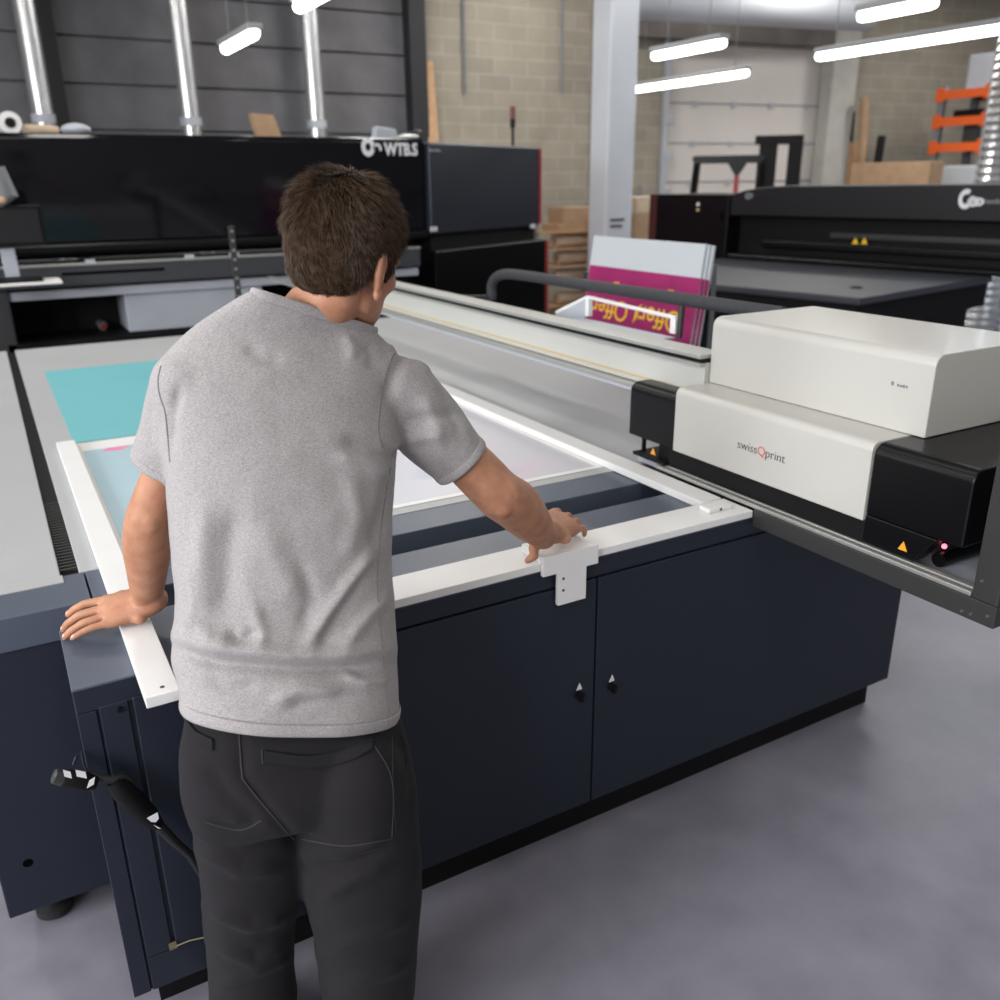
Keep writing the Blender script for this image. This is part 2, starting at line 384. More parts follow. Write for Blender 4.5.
fbx(m_, mx0-0.06, mx1, 0.04, 0.21, zm-0.1, zm)
obj('mast', m_, M_matblk, ft)
obj('fork', fbx(MB(), mx1, mx1+1.0, 0.05, 0.17, 0.06, 0.1), M_dark, ft); obj('fork', fbx(MB(), mx1, mx1+1.0, 0.6, 0.72, 0.06, 0.1), M_dark, ft)
for xx in (gx0-0.1, gx1-0.2):
    for yy in (-0.06, 0.78):
        obj('wheel', MB().lathe(fp3(xx, yy, 0.27), FD, [(0.08, 0), (0.25, 0.01), (0.27, 0.04), (0.27, 0.14), (0.25, 0.17), (0.08, 0.18)], 24), M_rubber, ft, smooth=True)

# goods in the far right corner
def lean(name, label, cat, top, low, off_t, off_b, wd, m, round_=False):
    s1_, z1_ = atrw(*top, off_t); s0_, z0_ = atrw(*low, off_t)
    a_ = rw(s0_-(s1_-s0_)*0.15, off_b, 0.03); b_ = rw(s1_, off_t, z1_)
    mb = MB().tube([a_, b_], wd, 14) if round_ else MB().prism([a_-RD*wd, a_+RD*wd, b_+RD*wd, b_-RD*wd], RN*0.03)
    return tag(obj(name, mb, m, smooth=round_), label, cat)
lean('pole', 'black pole leaning beside the pale block column', 'pole', (852, 112), (847, 186), 0.08, 0.12, 0.05, M_matblk, True)
lean('board', 'brown wooden board leaning beside the pale block column', 'board', (857, 142), (850, 186), 0.26, 0.30, 0.14, M_wood)
lean('cardboard_tube', 'tall brown cardboard tube leaning against the far right wall', 'tube', (865, 98), (868, 160), 0.44, 0.48, 0.07, M_card, True)
lean('pole', 'short black pole tilted to the right beside the brown cardboard tube', 'pole', (882, 136), (872, 162), 0.66, 0.70, 0.06, M_matblk, True)
XS = 11.5
a_ = onx(851, 166, XS); b_ = onx(931, 161, XS)
tag(obj('crate', MB().box(XS, XS+0.3, b_.y, a_.y, 0.0, b_.z), M_card, bevel=0.01), 'long brown wooden crate standing beside the orange rack', 'crate')
# orange pallet rack, its long side towards the table
XK = 13.0
ya = onx(938, 130, XK).y; yb_ = onx(986, 130, XK).y
zs = [onx(962, yy, XK).z for yy in (94, 121, 147, 173)]
rk = thing('pallet_rack', 'orange pallet rack in the far right corner', 'rack', (XK, (ya+yb_)/2, 0))
for yy in (ya, yb_):
    for xx in (XK, XK+0.8):
        obj('upright', MB().box(xx-0.04, xx+0.04, yy-0.05, yy+0.05, 0, zs[0]+0.12), M_grey, rk)
for z in zs:
    for xx in (XK-0.045, XK+0.845):
        obj('beam', MB().box(xx-0.02, xx+0.02, yb_-0.06, ya+0.06, z-0.06, z+0.06), M_orange, rk)
    for yy in (ya, yb_): obj('beam_bracket', MB().box(XK-0.07, XK-0.066, yy-0.07, yy+0.07, z-0.09, z+0.1), M_orange, rk)
    obj('shelf', MB().box(XK-0.02, XK+0.82, yb_, ya, z+0.04, z+0.06), M_grey, rk)
tag(obj('carton', MB().box(XK+0.1, XK+0.6, yb_-0.0, yb_+0.5, zs[0]+0.062, zs[0]+0.52), M_lightb, bevel=0.01), 'grey carton on the top level of the orange rack', 'box')
tag(obj('tray', MB().box(XK+0.05, XK+0.6, yb_+0.1, yb_+0.6, zs[1]+0.062, zs[1]+0.16), M_black, bevel=0.01), 'flat black tray on the second level of the orange rack', 'tray')
tag(obj('carton', MB().box(XK+0.05, XK+0.6, yb_+0.15, yb_+0.4, zs[2]+0.062, zs[2]+0.3), M_dark, bevel=0.01), 'dark carton on the third level of the orange rack', 'box')
a_ = onx(941, 166, XK-0.4); b_ = onx(977, 166, XK-0.4)
tag(obj('cabinet', MB().box(XK-0.4, XK-0.1, b_.y, a_.y, 0.0, a_.z), M_board, bevel=0.02), 'white cabinet standing before the orange rack', 'cabinet')

# ------------------------------------------------------------------ flatbed printer: table
ZB = 0.83
tb = thing('printer_table', 'wide flat grey vacuum table on a dark slate body, standing behind the front cabinet', 'table', (1.1, 3.7, 0))
mb = MB().box(-0.22, 0.026, 2.12, 5.55, 0.79, ZB).box(0.066, 2.34, 2.12, 5.55, 0.79, ZB)
obj('table_bed', mb, M_bed, tb, bevel=0.003)
obj('groove', MB().box(0.026, 0.066, 2.12, 5.55, 0.79, 0.818), M_matblk, tb)
k = MB()
for i in range(26): k.box(0.028, 0.064, 2.16+i*0.021, 2.168+i*0.021, 0.818, 0.826)
obj('brush', k, M_dark, tb)
mb = MB().box(-0.22, 0.074, 1.945, 2.118, 0.75, ZB-0.001).box(0.078, 2.34, 1.945, 2.118, 0.75, ZB-0.001)
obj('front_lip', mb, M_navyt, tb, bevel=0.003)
obj('edge_strip', MB().box(-0.22, 0.03, 2.075, 2.117, ZB-0.002, ZB+0.001).box(0.27, 2.3, 2.075, 2.117, ZB-0.002, ZB+0.001), mat('edge_grey', (172, 173, 172), 0.45), tb)
obj('body', MB().box(-0.22, 2.3, 1.95, 5.5, 0.075, 0.789), M_navy, tb, bevel=0.004)
q = ony(28, 863, 1.95)
obj('cable_hole', MB().cyl((q.x, 1.9495, q.z), (q.x, 1.96, q.z), 0.011, 20), M_gap, tb)
for fx, fy in ((-0.13, 2.02), (2.2, 2.05), (-0.13, 5.4), (2.2, 5.4), (-0.13, 3.7)):
    obj('foot', MB().lathe((fx, fy, 0), (0, 0, 1), [(0.035, 0), (0.042, 0.006), (0.042, 0.022), (0.02, 0.03), (0.02, 0.075)], 20), M_rubber, tb, smooth=True)
# front cabinet
Y0 = 1.566
cb = thing('front_cabinet', 'long dark slate cabinet in front of the printing table', 'cabinet', (1.2, Y0+0.12, 0))
obj('carcass', MB().box(0.0, 2.37, Y0+0.012, Y0+0.255, 0.11, 0.776).box(0.0, 2.37, Y0, Y0+0.26, 0.776, ZB), M_navy, cb, bevel=0.003)
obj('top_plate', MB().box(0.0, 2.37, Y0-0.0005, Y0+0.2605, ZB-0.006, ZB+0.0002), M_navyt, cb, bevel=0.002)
obj('plinth', MB().box(0.05, 2.342, Y0+0.05, Y0+0.21, 0, 0.11), M_matblk, cb)
obj('end_panel', MB().box(0.0, 0.034, Y0, Y0+0.02, 0.088, 0.776).box(0.038, 0.2, Y0, Y0+0.02, 0.088, 0.174).box(0.034, 0.2, Y0+0.004, Y0+0.012, 0.088, 0.79).box(0.002, 0.2, Y0+0.021, Y0+0.2, 0.088, 0.1095), M_navy, cb, bevel=0.002)
obj('narrow_panel', MB().box(0.038, 0.088, Y0-0.002, Y0+0.012, 0.178, 0.782), M_navy, cb, bevel=0.002)
dA = obj('door', MB().box(0.096, 0.60, Y0-0.004, Y0+0.012, 0.178, 0.785), M_navy, cb, bevel=0.003)
dB = obj('door', MB().box(0.606, 1.158, Y0-0.002, Y0+0.012, 0.112, 0.771), M_navy, cb, bevel=0.003)
dC = obj('door', MB().box(1.164, 2.368, Y0-0.002, Y0+0.012, 0.112, 0.771), M_navy, cb, bevel=0.003)
for dd, (xa, za) in ((dB, (1.112, 0.474)), (dC, (1.214, 0.466))):
    obj('lock', MB().cyl((xa-0.002, Y0-0.016, za-0.014), (xa-0.002, Y0-0.001, za-0.014), 0.011, 16).box(xa-0.006, xa+0.002, Y0-0.022, Y0-0.014, za-0.026, za-0.004), M_matblk, dd)
    obj('warning_mark', MB().prism([(xa-0.009, Y0-0.0035, za+0.0), (xa+0.009, Y0-0.0035, za+0.0), (xa+0.001, Y0-0.0035, za+0.02)], (0, 0.001, 0)), M_logo, dd)
obj('lock', MB().cyl((0.072, Y0-0.008, 0.768), (0.072, Y0-0.001, 0.768), 0.005, 14), M_matblk, cb)
P = ony(174, 947, Y0-0.012); Q = ony(206, 937, Y0-0.04); 
obj('catch_wire', MB().tube([P, (P+Q)/2+Vector((0, 0, 0.004)), Q], 0.0016, 8).box(P.x-0.009, P.x+0.006, Y0-0.014, Y0-0.003, P.z-0.004, P.z+0.005), mat('dull_brass', (112, 102, 80), 0.5), cb)

# white stop bars of the registration frame
def bar(label, x0, x1, y0, y1, z0=ZB, z1=0.85, holes=()):
    t = thing('stop_bar', label, 'bar', ((x0+x1)/2, (y0+y1)/2, z0), 'white stop bars on the table')
    obj('rail', MB().box(x0, x1, y0, y1, z0, z1), M_white, t, bevel=0.0015)
    for hx, hy in holes: obj('screw', MB().cyl((hx, hy, z1-0.002), (hx, hy, z1+0.0008), 0.004, 12), M_ink, t)
    return t
bar('long white bar under the left hand, its end jutting over the cabinet front', 0.108, 0.166, 1.432, 3.285, ZB+0.0005, 0.852, ((0.14, 1.455),))
bar('long white bar on the right, running back along the table beside the white carriage', 1.585, 1.655, 1.674, 3.42, ZB+0.0015, 0.853)
bar('wide white bar along the cabinet front, under the right hand', 0.40, 1.662, Y0-0.006, 1.672, ZB+0.0005, 0.85)
t = thing('end_stop', 'small white block at the corner where the two white bars meet', 'block', (1.60, 1.615, 0.85))
obj('block', MB().box(1.545, 1.625, 1.60, 1.64, 0.8505, 0.862), M_white, t, bevel=0.002)
obj('screw', MB().cyl((1.585, 1.599, 0.856), (1.585, 1.603, 0.856), 0.004, 12), M_ink, t)
# white bracket under the right hand
br = thing('bracket', 'white T-shaped bracket hooked over the front bar under the right hand', 'bracket', (1.07, Y0-0.02, 0.74))
bx = ony(566, 590, Y0-0.015)
mb = MB()
zt = 0.8715; yb = Y0-0.022
outline = [(1.032, 0.738), (1.112, 0.738), (1.112, 0.822), (1.146, 0.822), (1.146, zt), (0.99, zt), (0.99, 0.822), (1.032, 0.822)]
mb.prism([(a_, yb, b_) for a_, b_ in outline], (0, 0.012, 0))
obj('face_plate', mb, M_white, br, bevel=0.0015)
obj('top_plate', MB().box(0.99, 1.13, yb+0.012, Y0+0.075, 0.8515, zt), M_white, br, bevel=0.0015)
for zz in (0.806, 0.776): obj('screw', MB().cyl((1.046, yb-0.001, zz), (1.046, yb+0.003, zz), 0.0035, 12), M_ink, br)

# sheets on the table
tag(obj('print_sheet', MB().box(0.164, 1.0, 3.32, 4.78, ZB+0.0005, ZB+0.003), M_teal), 'plain turquoise sheet lying on the grey table behind the frame', 'sheet')
def sheet_mat():
    m = bpy.data.materials.new('pale_print'); m.use_nodes = True
    nt = m.node_tree; b = nt.nodes['Principled BSDF']; L = nt.links
    b.inputs['Roughness'].default_value = 0.35
    tc = nt.nodes.new('ShaderNodeTexCoord'); sp = nt.nodes.new('ShaderNodeSeparateXYZ'); L.new(tc.outputs['Object'], sp.inputs[0])
    cr = nt.nodes.new('ShaderNodeValToRGB'); e = cr.color_ramp.elements
    mr = nt.nodes.new('ShaderNodeMapRange'); mr.inputs['From Min'].default_value = 0.2; mr.inputs['From Max'].default_value = 1.57
    L.new(sp.outputs['X'], mr.inputs['Value'])
    wv = nt.nodes.new('ShaderNodeTexNoise'); wv.inputs['Scale'].default_value = 4.0; wv.inputs['Detail'].default_value = 1
    mp = nt.nodes.new('ShaderNodeMapping'); mp.inputs['Scale'].default_value = (0.35, 1.6, 1); L.new(tc.outputs['Object'], mp.inputs['Vector']); L.new(mp.outputs['Vector'], wv.inputs['Vector'])
    ad = nt.nodes.new('ShaderNodeMath'); ad.operation = 'MULTIPLY_ADD'; ad.inputs[1].default_value = 0.5; L.new(wv.outputs['Fac'], ad.inputs[0]); L.new(mr.outputs['Result'], ad.inputs[2])
    sb = nt.nodes.new('ShaderNodeMath'); sb.operation = 'SUBTRACT'; sb.inputs[1].default_value = 0.16; L.new(ad.outputs[0], sb.inputs[0])
    L.new(sb.outputs[0], cr.inputs['Fac'])
    e[0].position = 0.0; e[0].color = lin((172, 200, 208)); e[1].position = 1.0; e[1].color = lin((200, 198, 204))
    for p, c in ((0.2, (178, 202, 212)), (0.42, (200, 200, 208)), (0.72, (204, 204, 212)), (0.82, (172, 182, 200)), (0.9, (206, 192, 202))):
        x = e.new(p); x.color = lin(c)
    L.new(cr.outputs['Color'], b.inputs['Base Color'])
    return m
sh = thing('print_sheet', 'pale printed sheet with pink stripes lying inside the white bars', 'sheet', (0.87, 2.7, ZB))
obj('paper', MB().box(0.168, 1.583, 2.12, 3.30, ZB+0.0012, ZB+0.0022), M_white, sh)
m_print = sheet_mat()
o = obj('printed_area', MB().box(0.180, 1.565, 2.145, 3.19, ZB+0.0022, ZB+0.0026), None, sh)
o.location = (-0.87, -2.7, -ZB)
for v in o.data.vertices: v.co += Vector((0.87, 2.7, ZB))
o.data.materials.append(m_print)
M_ppink = mat('pale_pink', (240, 130, 165), 0.45, var=0.25, scale=8)
for q4 in ([(0.235, 3.15), (0.30, 3.14), (0.33, 3.18), (0.26, 3.185)], [(0.36, 3.155), (0.62, 3.145), (0.62, 3.18), (0.37, 3.185)], [(0.33, 2.95), (0.37, 2.93), (0.40, 3.02), (0.35, 3.04)]):
    obj('pink_stripe', MB().prism([(a_, b_, ZB+0.0028) for a_, b_ in q4], (0, 0, 0.0003)), M_ppink, sh)

# hand tool hanging at the cabinet corner
ag = thing('air_gun', 'black hand tool with white labels hanging at the left corner of the front cabinet', 'tool', tuple(ony(100, 790, 1.535)))
def a2(x, y, Y=1.525): return ony(x, y, Y)
obj('tool_body', MB().tube([a2(60, 777), a2(66, 778), a2(88, 782), a2(96, 783)], [0.012, 0.0165, 0.0165, 0.012], 18), M_matblk, ag, smooth=True)
obj('nozzle', MB().tube([a2(53, 776), a2(54, 776), a2(63, 778)], [0.006, 0.013, 0.0145], 18), M_dark, ag, smooth=True)
for xa, xb in ((63.5, 71), (76, 86)):
    P = a2(xa, 772.5, 1.51); Q = a2(xb, 774.5, 1.51)
    d = (Q-P).normalized(); up = Vector((0, 0, 1)); nn = Vector((0, -1, 0))
    obj('label_sticker', MB().prism([P+up*0.006, Q+up*0.006, Q-up*0.008, P-up*0.008], nn*0.001), M_logo, ag)
P = a2(91, 783, 1.508); obj('label_sticker', MB().prism([P+Vector((-0.008, 0, -0.008)), P+Vector((0.004, 0, -0.004)), P+Vector((0.008, 0, 0.01)), P+Vector((-0.002, 0, 0.006))], (0, -0.001, 0)), M_logo, ag)
pts = [a2(90, 773, 1.54), a2(100, 778, 1.53), a2(112, 780, 1.525), a2(124, 776, 1.53), a2(134, 783, 1.535)]
obj('strap', MB().tube(pts, [0.005, 0.006, 0.008, 0.007, 0.006], 10), M_rubber, ag, smooth=True)
pts = [a2(113, 781), a2(122, 790), a2(135, 802), a2(148, 815), a2(158, 825), a2(175, 842), a2(190, 855), a2(205, 880, 1.54), a2(215, 930, 1.55)]
obj('handle', MB().tube(pts[:5], [0.012, 0.02, 0.021, 0.019, 0.012], 16), M_matblk, ag, smooth=True)
obj('hose', MB().tube(pts[4:], [0.011, 0.009, 0.008, 0.007, 0.007], 12), M_rubber, ag, smooth=True)
pts = [a2(112, 783, 1.545), a2(113, 792, 1.545), a2(117, 800, 1.545), a2(122, 797, 1.54), a2(121, 786, 1.54)]
obj('hanging_loop', MB().tube(pts, 0.0028, 8), M_rubber, ag, smooth=True)
pts = [a2(73, 765, 1.55), a2(76, 757, 1.555), a2(81, 752, 1.56), a2(84, 765, 1.55), a2(90, 775, 1.54)]
obj('hanging_loop', MB().tube(pts, 0.0022, 8), M_rubber, ag, smooth=True)
P = a2(154, 818, 1.505); obj('label_sticker', MB().prism([P+Vector((-0.012, 0, 0.005)), P+Vector((0.008, 0, 0.01)), P+Vector((0.008, 0, -0.004)), P+Vector((0.002, 0, -0.01)), P+Vector((-0.006, 0, -0.006))], (0, -0.001, 0)), M_logo, ag)
P = a2(157, 826, 1.508); obj('label_sticker', MB().prism([P+Vector((-0.006, 0, 0.006)), P+Vector((0.006, 0, -0.008)), P+Vector((0.001, 0, -0.006))], (0, -0.001, 0)), M_logo, ag)

# ------------------------------------------------------------------ gantry
gt = thing('print_gantry', 'long pale grey gantry beam spanning the table with dark end frame and foam handle', 'gantry', (1.85, 3.5, ZB))
YE = 6.0; YC = 1.914
obj('beam', MB().box(1.785, 1.86, YC, YE, 1.062, 1.176), M_panel, gt, bevel=0.003)
obj('top_rail', MB().box(1.765, 1.862, YC, YE, 1.186, 1.199), M_alu, gt, bevel=0.003)
obj('rail_lip', MB().box(1.766, 1.79, YC, YE+0.002, 1.164, 1.174), M_alu, gt, bevel=0.001)
obj('black_groove', MB().box(1.778, 1.86, YC, YE, 1.174, 1.186), M_matblk, gt)  # matt black groove between top rail and lip
obj('tan_strip', MB().box(1.782, 1.786, YC, YE-1.5, 1.078, 1.084), M_brass, gt)
obj('lower_rail', MB().box(1.762, 1.80, YC, 6.45, 1.046, 1.060), M_alu, gt, bevel=0.003)
obj('under_rail', MB().box(1.770, 1.86, YC, 6.4, 1.032, 1.045), M_lightb, gt, bevel=0.003)
obj('end_support', MB().box(1.79, 1.86, 5.62, 5.98, 0.0, 1.03), M_dark, gt, bevel=0.004)
# parking shelf and end frame in front
obj('side_profile', MB().box(1.662, 1.702, 0.885, Y0-0.008, 0.806, 0.855), M_dark, gt, bevel=0.002)
obj('guide_rail', MB().box(1.664, 1.676, 0.945, 1.97, 0.8555, 0.866).box(1.684, 1.700, 0.945, 1.97, 0.8555, 0.868), M_alu, gt, bevel=0.002)
obj('shelf', MB().box(1.702, 2.16, 0.92, 2.10, 0.838, 0.8545), M_lightb, gt, bevel=0.002)
obj('shelf_rear_profile', MB().box(2.161, 2.20, 0.885, 2.1, 0.834, 0.875), M_dark, gt, bevel=0.002)
obj('end_post', MB().box(1.662, 1.735, 0.885, 0.942, 0.8555, 1.22), M_dark, gt, bevel=0.003)
obj('end_plate', MB().box(1.736, 2.20, 0.885, 0.915, 0.806, 1.22), M_dark, gt, bevel=0.003)
for yy, zz in ((0.90, 0.83), (0.935, 0.82), (0.925, 0.9), (0.955, 0.818)):
    obj('bolt', MB().cyl((1.659, yy, zz), (1.663, yy, zz), 0.003, 10), M_steel, gt)
# rear handle with foam sleeve
pts = [(2.2, 3.93, 1.12), (2.2, 3.93, 1.19), (2.2, 3.88, 1.235), (2.2, 3.78, 1.258), (2.2, 3.6, 1.264), (2.2, 3.2, 1.265), (2.2, 2.6, 1.268), (2.2, 1.75, 1.272), (2.2, 1.3, 1.272)]
def smooth_path(P, n=6):
    P = [Vector(p) for p in P]; out = []
    for i in range(len(P)-1):
        a, b, c, d = P[max(i-1, 0)], P[i], P[i+1], P[min(i+2, len(P)-1)]
        for k in range(n):
            t = k/n
            out.append(0.5*((2*b)+(c-a)*t+(2*a-5*b+4*c-d)*t*t+(3*b-a-3*c+d)*t**3))
    out.append(P[-1]); return out
sp = smooth_path(pts)
sp = [p for p in sp if p.y > 1.93]
obj('handle_rail', MB().tube(sp, 0.024, 16), M_foam, gt, smooth=True)
obj('handle_bracket', MB().tube([(2.2, 2.5, 1.262), (2.195, 2.5, 1.127)], 0.012, 10), M_dark, gt, smooth=True)
obj('handle_bracket', MB().tube([(2.2, 3.93, 1.13), (1.861, 3.93, 1.15)], 0.014, 10), M_dark, gt, smooth=True)
ra = onx(588, 297, 2.2); rb = onx(676, 318, 2.2); rc = onx(556, 313, 2.1)
obj('cable_tray', MB().prism([rc, ra, ra-Vector((0, 0, 0.08)), rc-Vector((0, 0, 0.05))], (0, -0.006, 0)).box(1.861, 2.2, rb.y, rc.y, 1.12, 1.126), M_lightb, gt)
obj('tray_rim', MB().tube([rc, ra, rb], 0.008, 8), M_white, gt, smooth=True)
obj('tray_post', MB().box(2.19, 2.21, rb.y-0.01, rb.y+0.02, 1.14, rb.z), M_white, gt)
obj('tray_post', MB().box(2.19, 2.21, ra.y-0.02, ra.y+0.01, 1.14, ra.z), M_white, gt)

# ------------------------------------------------------------------ print carriage
cg = thing('print_carriage', 'white print carriage with black end caps riding the gantry, lettered in grey and red', 'carriage', (1.9, 1.55, 0.87))
def profile_box(y0, y1, x0, x1, z0, z1, r, rb=0.0, n=8):
    # cross-section in X-Z with the front (low X) top edge rounded, extruded along Y
    pts = [(x1, z0), (x0, z0)]
    for i in range(n+1):
        a = i/n*PI/2; pts.append((x0+r-r*math.cos(a), z1-r+r*math.sin(a)))
    pts.append((x1, z1))
    return MB().prism([(x, y0, z) for x, z in pts], (0, y1-y0, 0))
XC = 1.682
obj('base', MB().box(XC+0.008, 2.15, 1.235, 1.91, 0.87, 1.10), M_black, cg, bevel=0.004)
obj('skirt', MB().box(XC+0.004, XC+0.02, 1.235, 1.935, 0.87, 0.93), M_matblk, cg, bevel=0.002)
capL = obj('end_cap', profile_box(1.912, 2.127, XC, 1.7605, 0.925, 1.092, 0.03), M_black, cg, bevel=0.004)
capR = obj('end_cap', profile_box(0.99, 1.234, XC, 2.15, 0.942, 1.115, 0.03), M_black, cg, bevel=0.006)
obj('cap_skirt', MB().prism([(XC+0.001, 1.234, 0.872), (XC+0.001, 1.098, 0.872), (XC+0.001, 1.05, 0.9415), (XC+0.001, 1.234, 0.9415)], (0.045, 0, 0)), M_black, cg, bevel=0.004)
obj('cap_leg', MB().box(XC+0.02, XC+0.03, 2.075, 2.085, 0.87, 0.926).box(XC+0.02, 1.76, 1.912, 2.0, 0.87, 0.926).box(XC-0.01, 2.0, 1.94, 2.09, 0.869, 0.878), M_matblk, cg)
obj('cover', profile_box(1.236, 1.911, XC-0.004, 2.16, 0.925, 1.115, 0.022), M_cream, cg, bevel=0.003)
hood = obj('hood', profile_box(1.196, 1.911, 1.802, 2.215, 1.1155, 1.308, 0.028), M_cream, cg, bevel=0.004)
def mark(part, P, m, lab=None):
    return obj('warning_triangle', MB().prism([P+Vector((0, 0.012, -0.008)), P+Vector((0, -0.012, -0.008)), P+Vector((0, 0, 0.014))], (-0.001, 0, 0)), m, part, label='orange warning triangle')
M_warn = mat('warning_orange', (236, 160, 40), 0.5)
mark(capR, onx(903, 547, XC), M_warn); mark(capL, onx(653, 452, XC-0.001)+Vector((0.001, 0, 0)), M_warn)
P = onx(737, 447.5, XC-0.005); Q = onx(785, 461, XC-0.005)
Wd = P.y-Q.y
tx = [('swiss', M_ink), ('Q', M_inkred), ('print', M_ink)]
# lettering: measure then place
cu = bpy.data.curves.new('t', 'FONT'); cu.body = 'swissQprint'; cu.size = 1; to = bpy.data.objects.new('t', cu); COL.objects.link(to); bpy.context.view_layer.update()
full = to.dimensions.x
def twid(s):
    cu.body = s; bpy.context.view_layer.update(); return to.dimensions.x
sz = Wd/full
xo = 0
for s_, m_ in tx:
    text_part('lettering', s_, sz*1.0, P+Vector((0, -xo, 0)), (0, -1, 0), (0, 0, 1), m_, cg, 0.0006, label='red letter' if s_ == 'Q' else None, thin=-0.0006)
    xo += sz*(twid(s_)+0.06)
bpy.data.objects.remove(to)
P = onx(891, 385, 1.801)
k = MB()
for y0_, w_, h_ in ((0, 0.006, 0.009), (0.016, 0.005, 0.006), (0.024, 0.005, 0.005), (0.031, 0.006, 0.006), (0.04, 0.003, 0.006)):
    k.box(1.8005, 1.8025, P.y-y0_-w_, P.y-y0_, P.z, P.z+h_)
obj('small_mark', k, M_grey, hood)
# roller with red lamp beside the right cap
P = onx(937, 568, 1.74); Q = P+Vector((0.33, -0.02, 0.0))
P.z = 0.8728
tr = obj('take_up_roller', MB().tube([P, P+Vector((0.02, 0, 0)), P+Vector((0.34, 0, 0))], [0.017, 0.018, 0.018], 20), M_black, gt, smooth=True)
obj('sensor_arm', MB().box(P.x+0.02, P.x+0.34, P.y-0.006, P.y+0.012, P.z+0.018, P.z+0.038), M_black, tr, bevel=0.003)
obj('red_lamp', MB().ell((P.x+0.018, P.y+0.003, P.z+0.028), 0.006, 0.006, 0.006), M_led, tr, smooth=True, label='red glowing lamp')

# ------------------------------------------------------------------ large black printer at the back left
YB = 6.5
bp_ = thing('wide_format_printer', 'long glossy black printer along the dark wall behind the man', 'printer', (0.8, 7.2, 0))
zed = ony(120, 263, YB).z; zeb = ony(120, 284, YB).z
obj('bed_front', MB().box(-2.2, 3.0, YB, YB+0.5, zeb, zed), mat('dark_grey_panel', (60, 62, 66), 0.4), bp_, bevel=0.008)
obj('bed_edge', MB().box(-2.2, 3.0, YB-0.008, YB+0.02, zed-0.004, zed+0.012), M_alu, bp_, bevel=0.002)
za = ony(60, 274, YB).z
obj('slot', MB().box(ony(62, 274, YB).x, ony(165, 274, YB).x, YB-0.004, YB+0.01, za-0.012, za+0.006), M_gap, bp_)
z1 = ony(120, 285, YB+0.1).z; z0 = ony(120, 302, YB+0.1).z
xL = ony(8, 295, YB+0.1).x
obj('shelf_strip', MB().box(xL, 3.0, YB+0.05, YB+0.3, z1-0.06, z1-0.002), M_lightb, bp_, bevel=0.005)
xa = ony(125, 310, YB+0.15).x; xb = ony(262, 310, YB+0.15).x
z0 = ony(130, 331, YB+0.15).z
obj('front_panel', MB().box(xa, xb, YB+0.08, YB+0.5, z0, z1-0.061), M_lightb, bp_, bevel=0.01)
obj('base', MB().box(-2.2, 3.0, YB+0.5, YB+1.5, 0.1, zeb), M_matblk, bp_)
obj('base_sill', MB().box(xL-0.2, 3.0, YB+0.02, YB+0.5, 0.1, z0-0.01), M_matblk, bp_)
obj('side_leg', MB().box(-2.2, xL, YB+0.02, YB+0.5, 0.1, zeb-0.005), mat('leg_grey', (48, 48, 52), 0.5), bp_, bevel=0.01)
q = ony(104, 327, YB+0.3)
obj('valve', MB().cyl((q.x, YB+0.35, q.z), (q.x, YB+0.5, q.z), 0.03, 14), M_grey, bp_, smooth=True)
obj('valve_cap', MB().cyl((q.x, YB+0.33, q.z), (q.x, YB+0.35, q.z), 0.02, 14), M_red, bp_, smooth=True)
# hood
YH = YB+0.3
zt = ony(200, 135, YH).z; xr = ony(424, 138, YH).x
pr = [(YH+0.02, zed+0.10), (YH, zt-0.03), (YH+0.03, zt), (YH+1.2, zt), (YH+1.2, zed+0.02), (YH+0.08, zed+0.02)]
obj('hood', MB().prism([(-2.2, y, z) for y, z in pr], (xr+2.2, 0, 0)), M_gloss, bp_, bevel=0.01)
obj('hood_lip', MB().box(-2.2, xr, YH-0.05, YH-0.002, zed+0.05, zed+0.12), M_black, bp_, bevel=0.02)
for xx in (90, 190, 235): P = ony(xx, 260, YB+0.02); obj('clip', MB().box(P.x-0.03, P.x+0.03, YB+0.01, YB+0.05, zed+0.0125, zed+0.03), M_lightb, bp_)
# right end unit, turned
A = Vector((xr+0.01, YH-0.06, 0)); Bd = Vector((math.sin(math.radians(64)), math.cos(math.radians(64)), 0)); Bn = Vector((-Bd.y, Bd.x, 0))
def onA(x, y, off=0.0):
    d = ray(x, y); q = A+Bn*off; t = (q-C0).dot(Bn)/d.dot(Bn); P = C0+d*t
    return (P-A).dot(Bd), P.z
def eb(mb, s0, s1, o0, o1, z0, z1): return mb.box(s0, s1, o0, o1, z0, z1, xf=lambda p: A+Bd*p.x+Vector((0.0, p.y, p.z)))
eu = thing('end_cabinet', 'tall dark cabinet with red edge at the right end of the black printer', 'cabinet', tuple(A))
s2, zt2 = onA(539, 147); z_b = onA(480, 231)[1]; s3, _ = onA(547, 270, -0.05); z_l = onA(480, 246, -0.05)[1]
obj('upper_box', eb(MB(), 0, s2, 0, 0.9, z_b, zt2+0.0), mat('blue_black', (42, 45, 54), 0.35), eu, bevel=0.02)
obj('red_edge', eb(MB(), s2+0.002, s2+0.05, -0.005, 0.9, z_b+0.02, zt2-0.01), M_red, eu, bevel=0.008)
obj('neck', eb(MB(), 0.02, s2-0.03, 0.05, 0.9, z_l, z_b-0.002), M_matblk, eu)
obj('lower_box', eb(MB(), 0.0, s3, -0.05, 1.0, 0.05, z_l-0.002), M_black, eu, bevel=0.015)
obj('red_edge', eb(MB(), s3+0.002, s3+0.05, -0.055, 1.0, 0.05, z_l-0.01), M_red, eu, bevel=0.008)
for xx, yy in ((434, 229), (533, 226)):
    s_, z_ = onA(xx, yy, -0.003); obj('white_plate', eb(MB(), s_-0.045, s_+0.045, -0.006, 0.001, z_-0.018, z_+0.018), M_logo, eu)
s_, z_ = onA(430, 150, -0.002); k = MB()
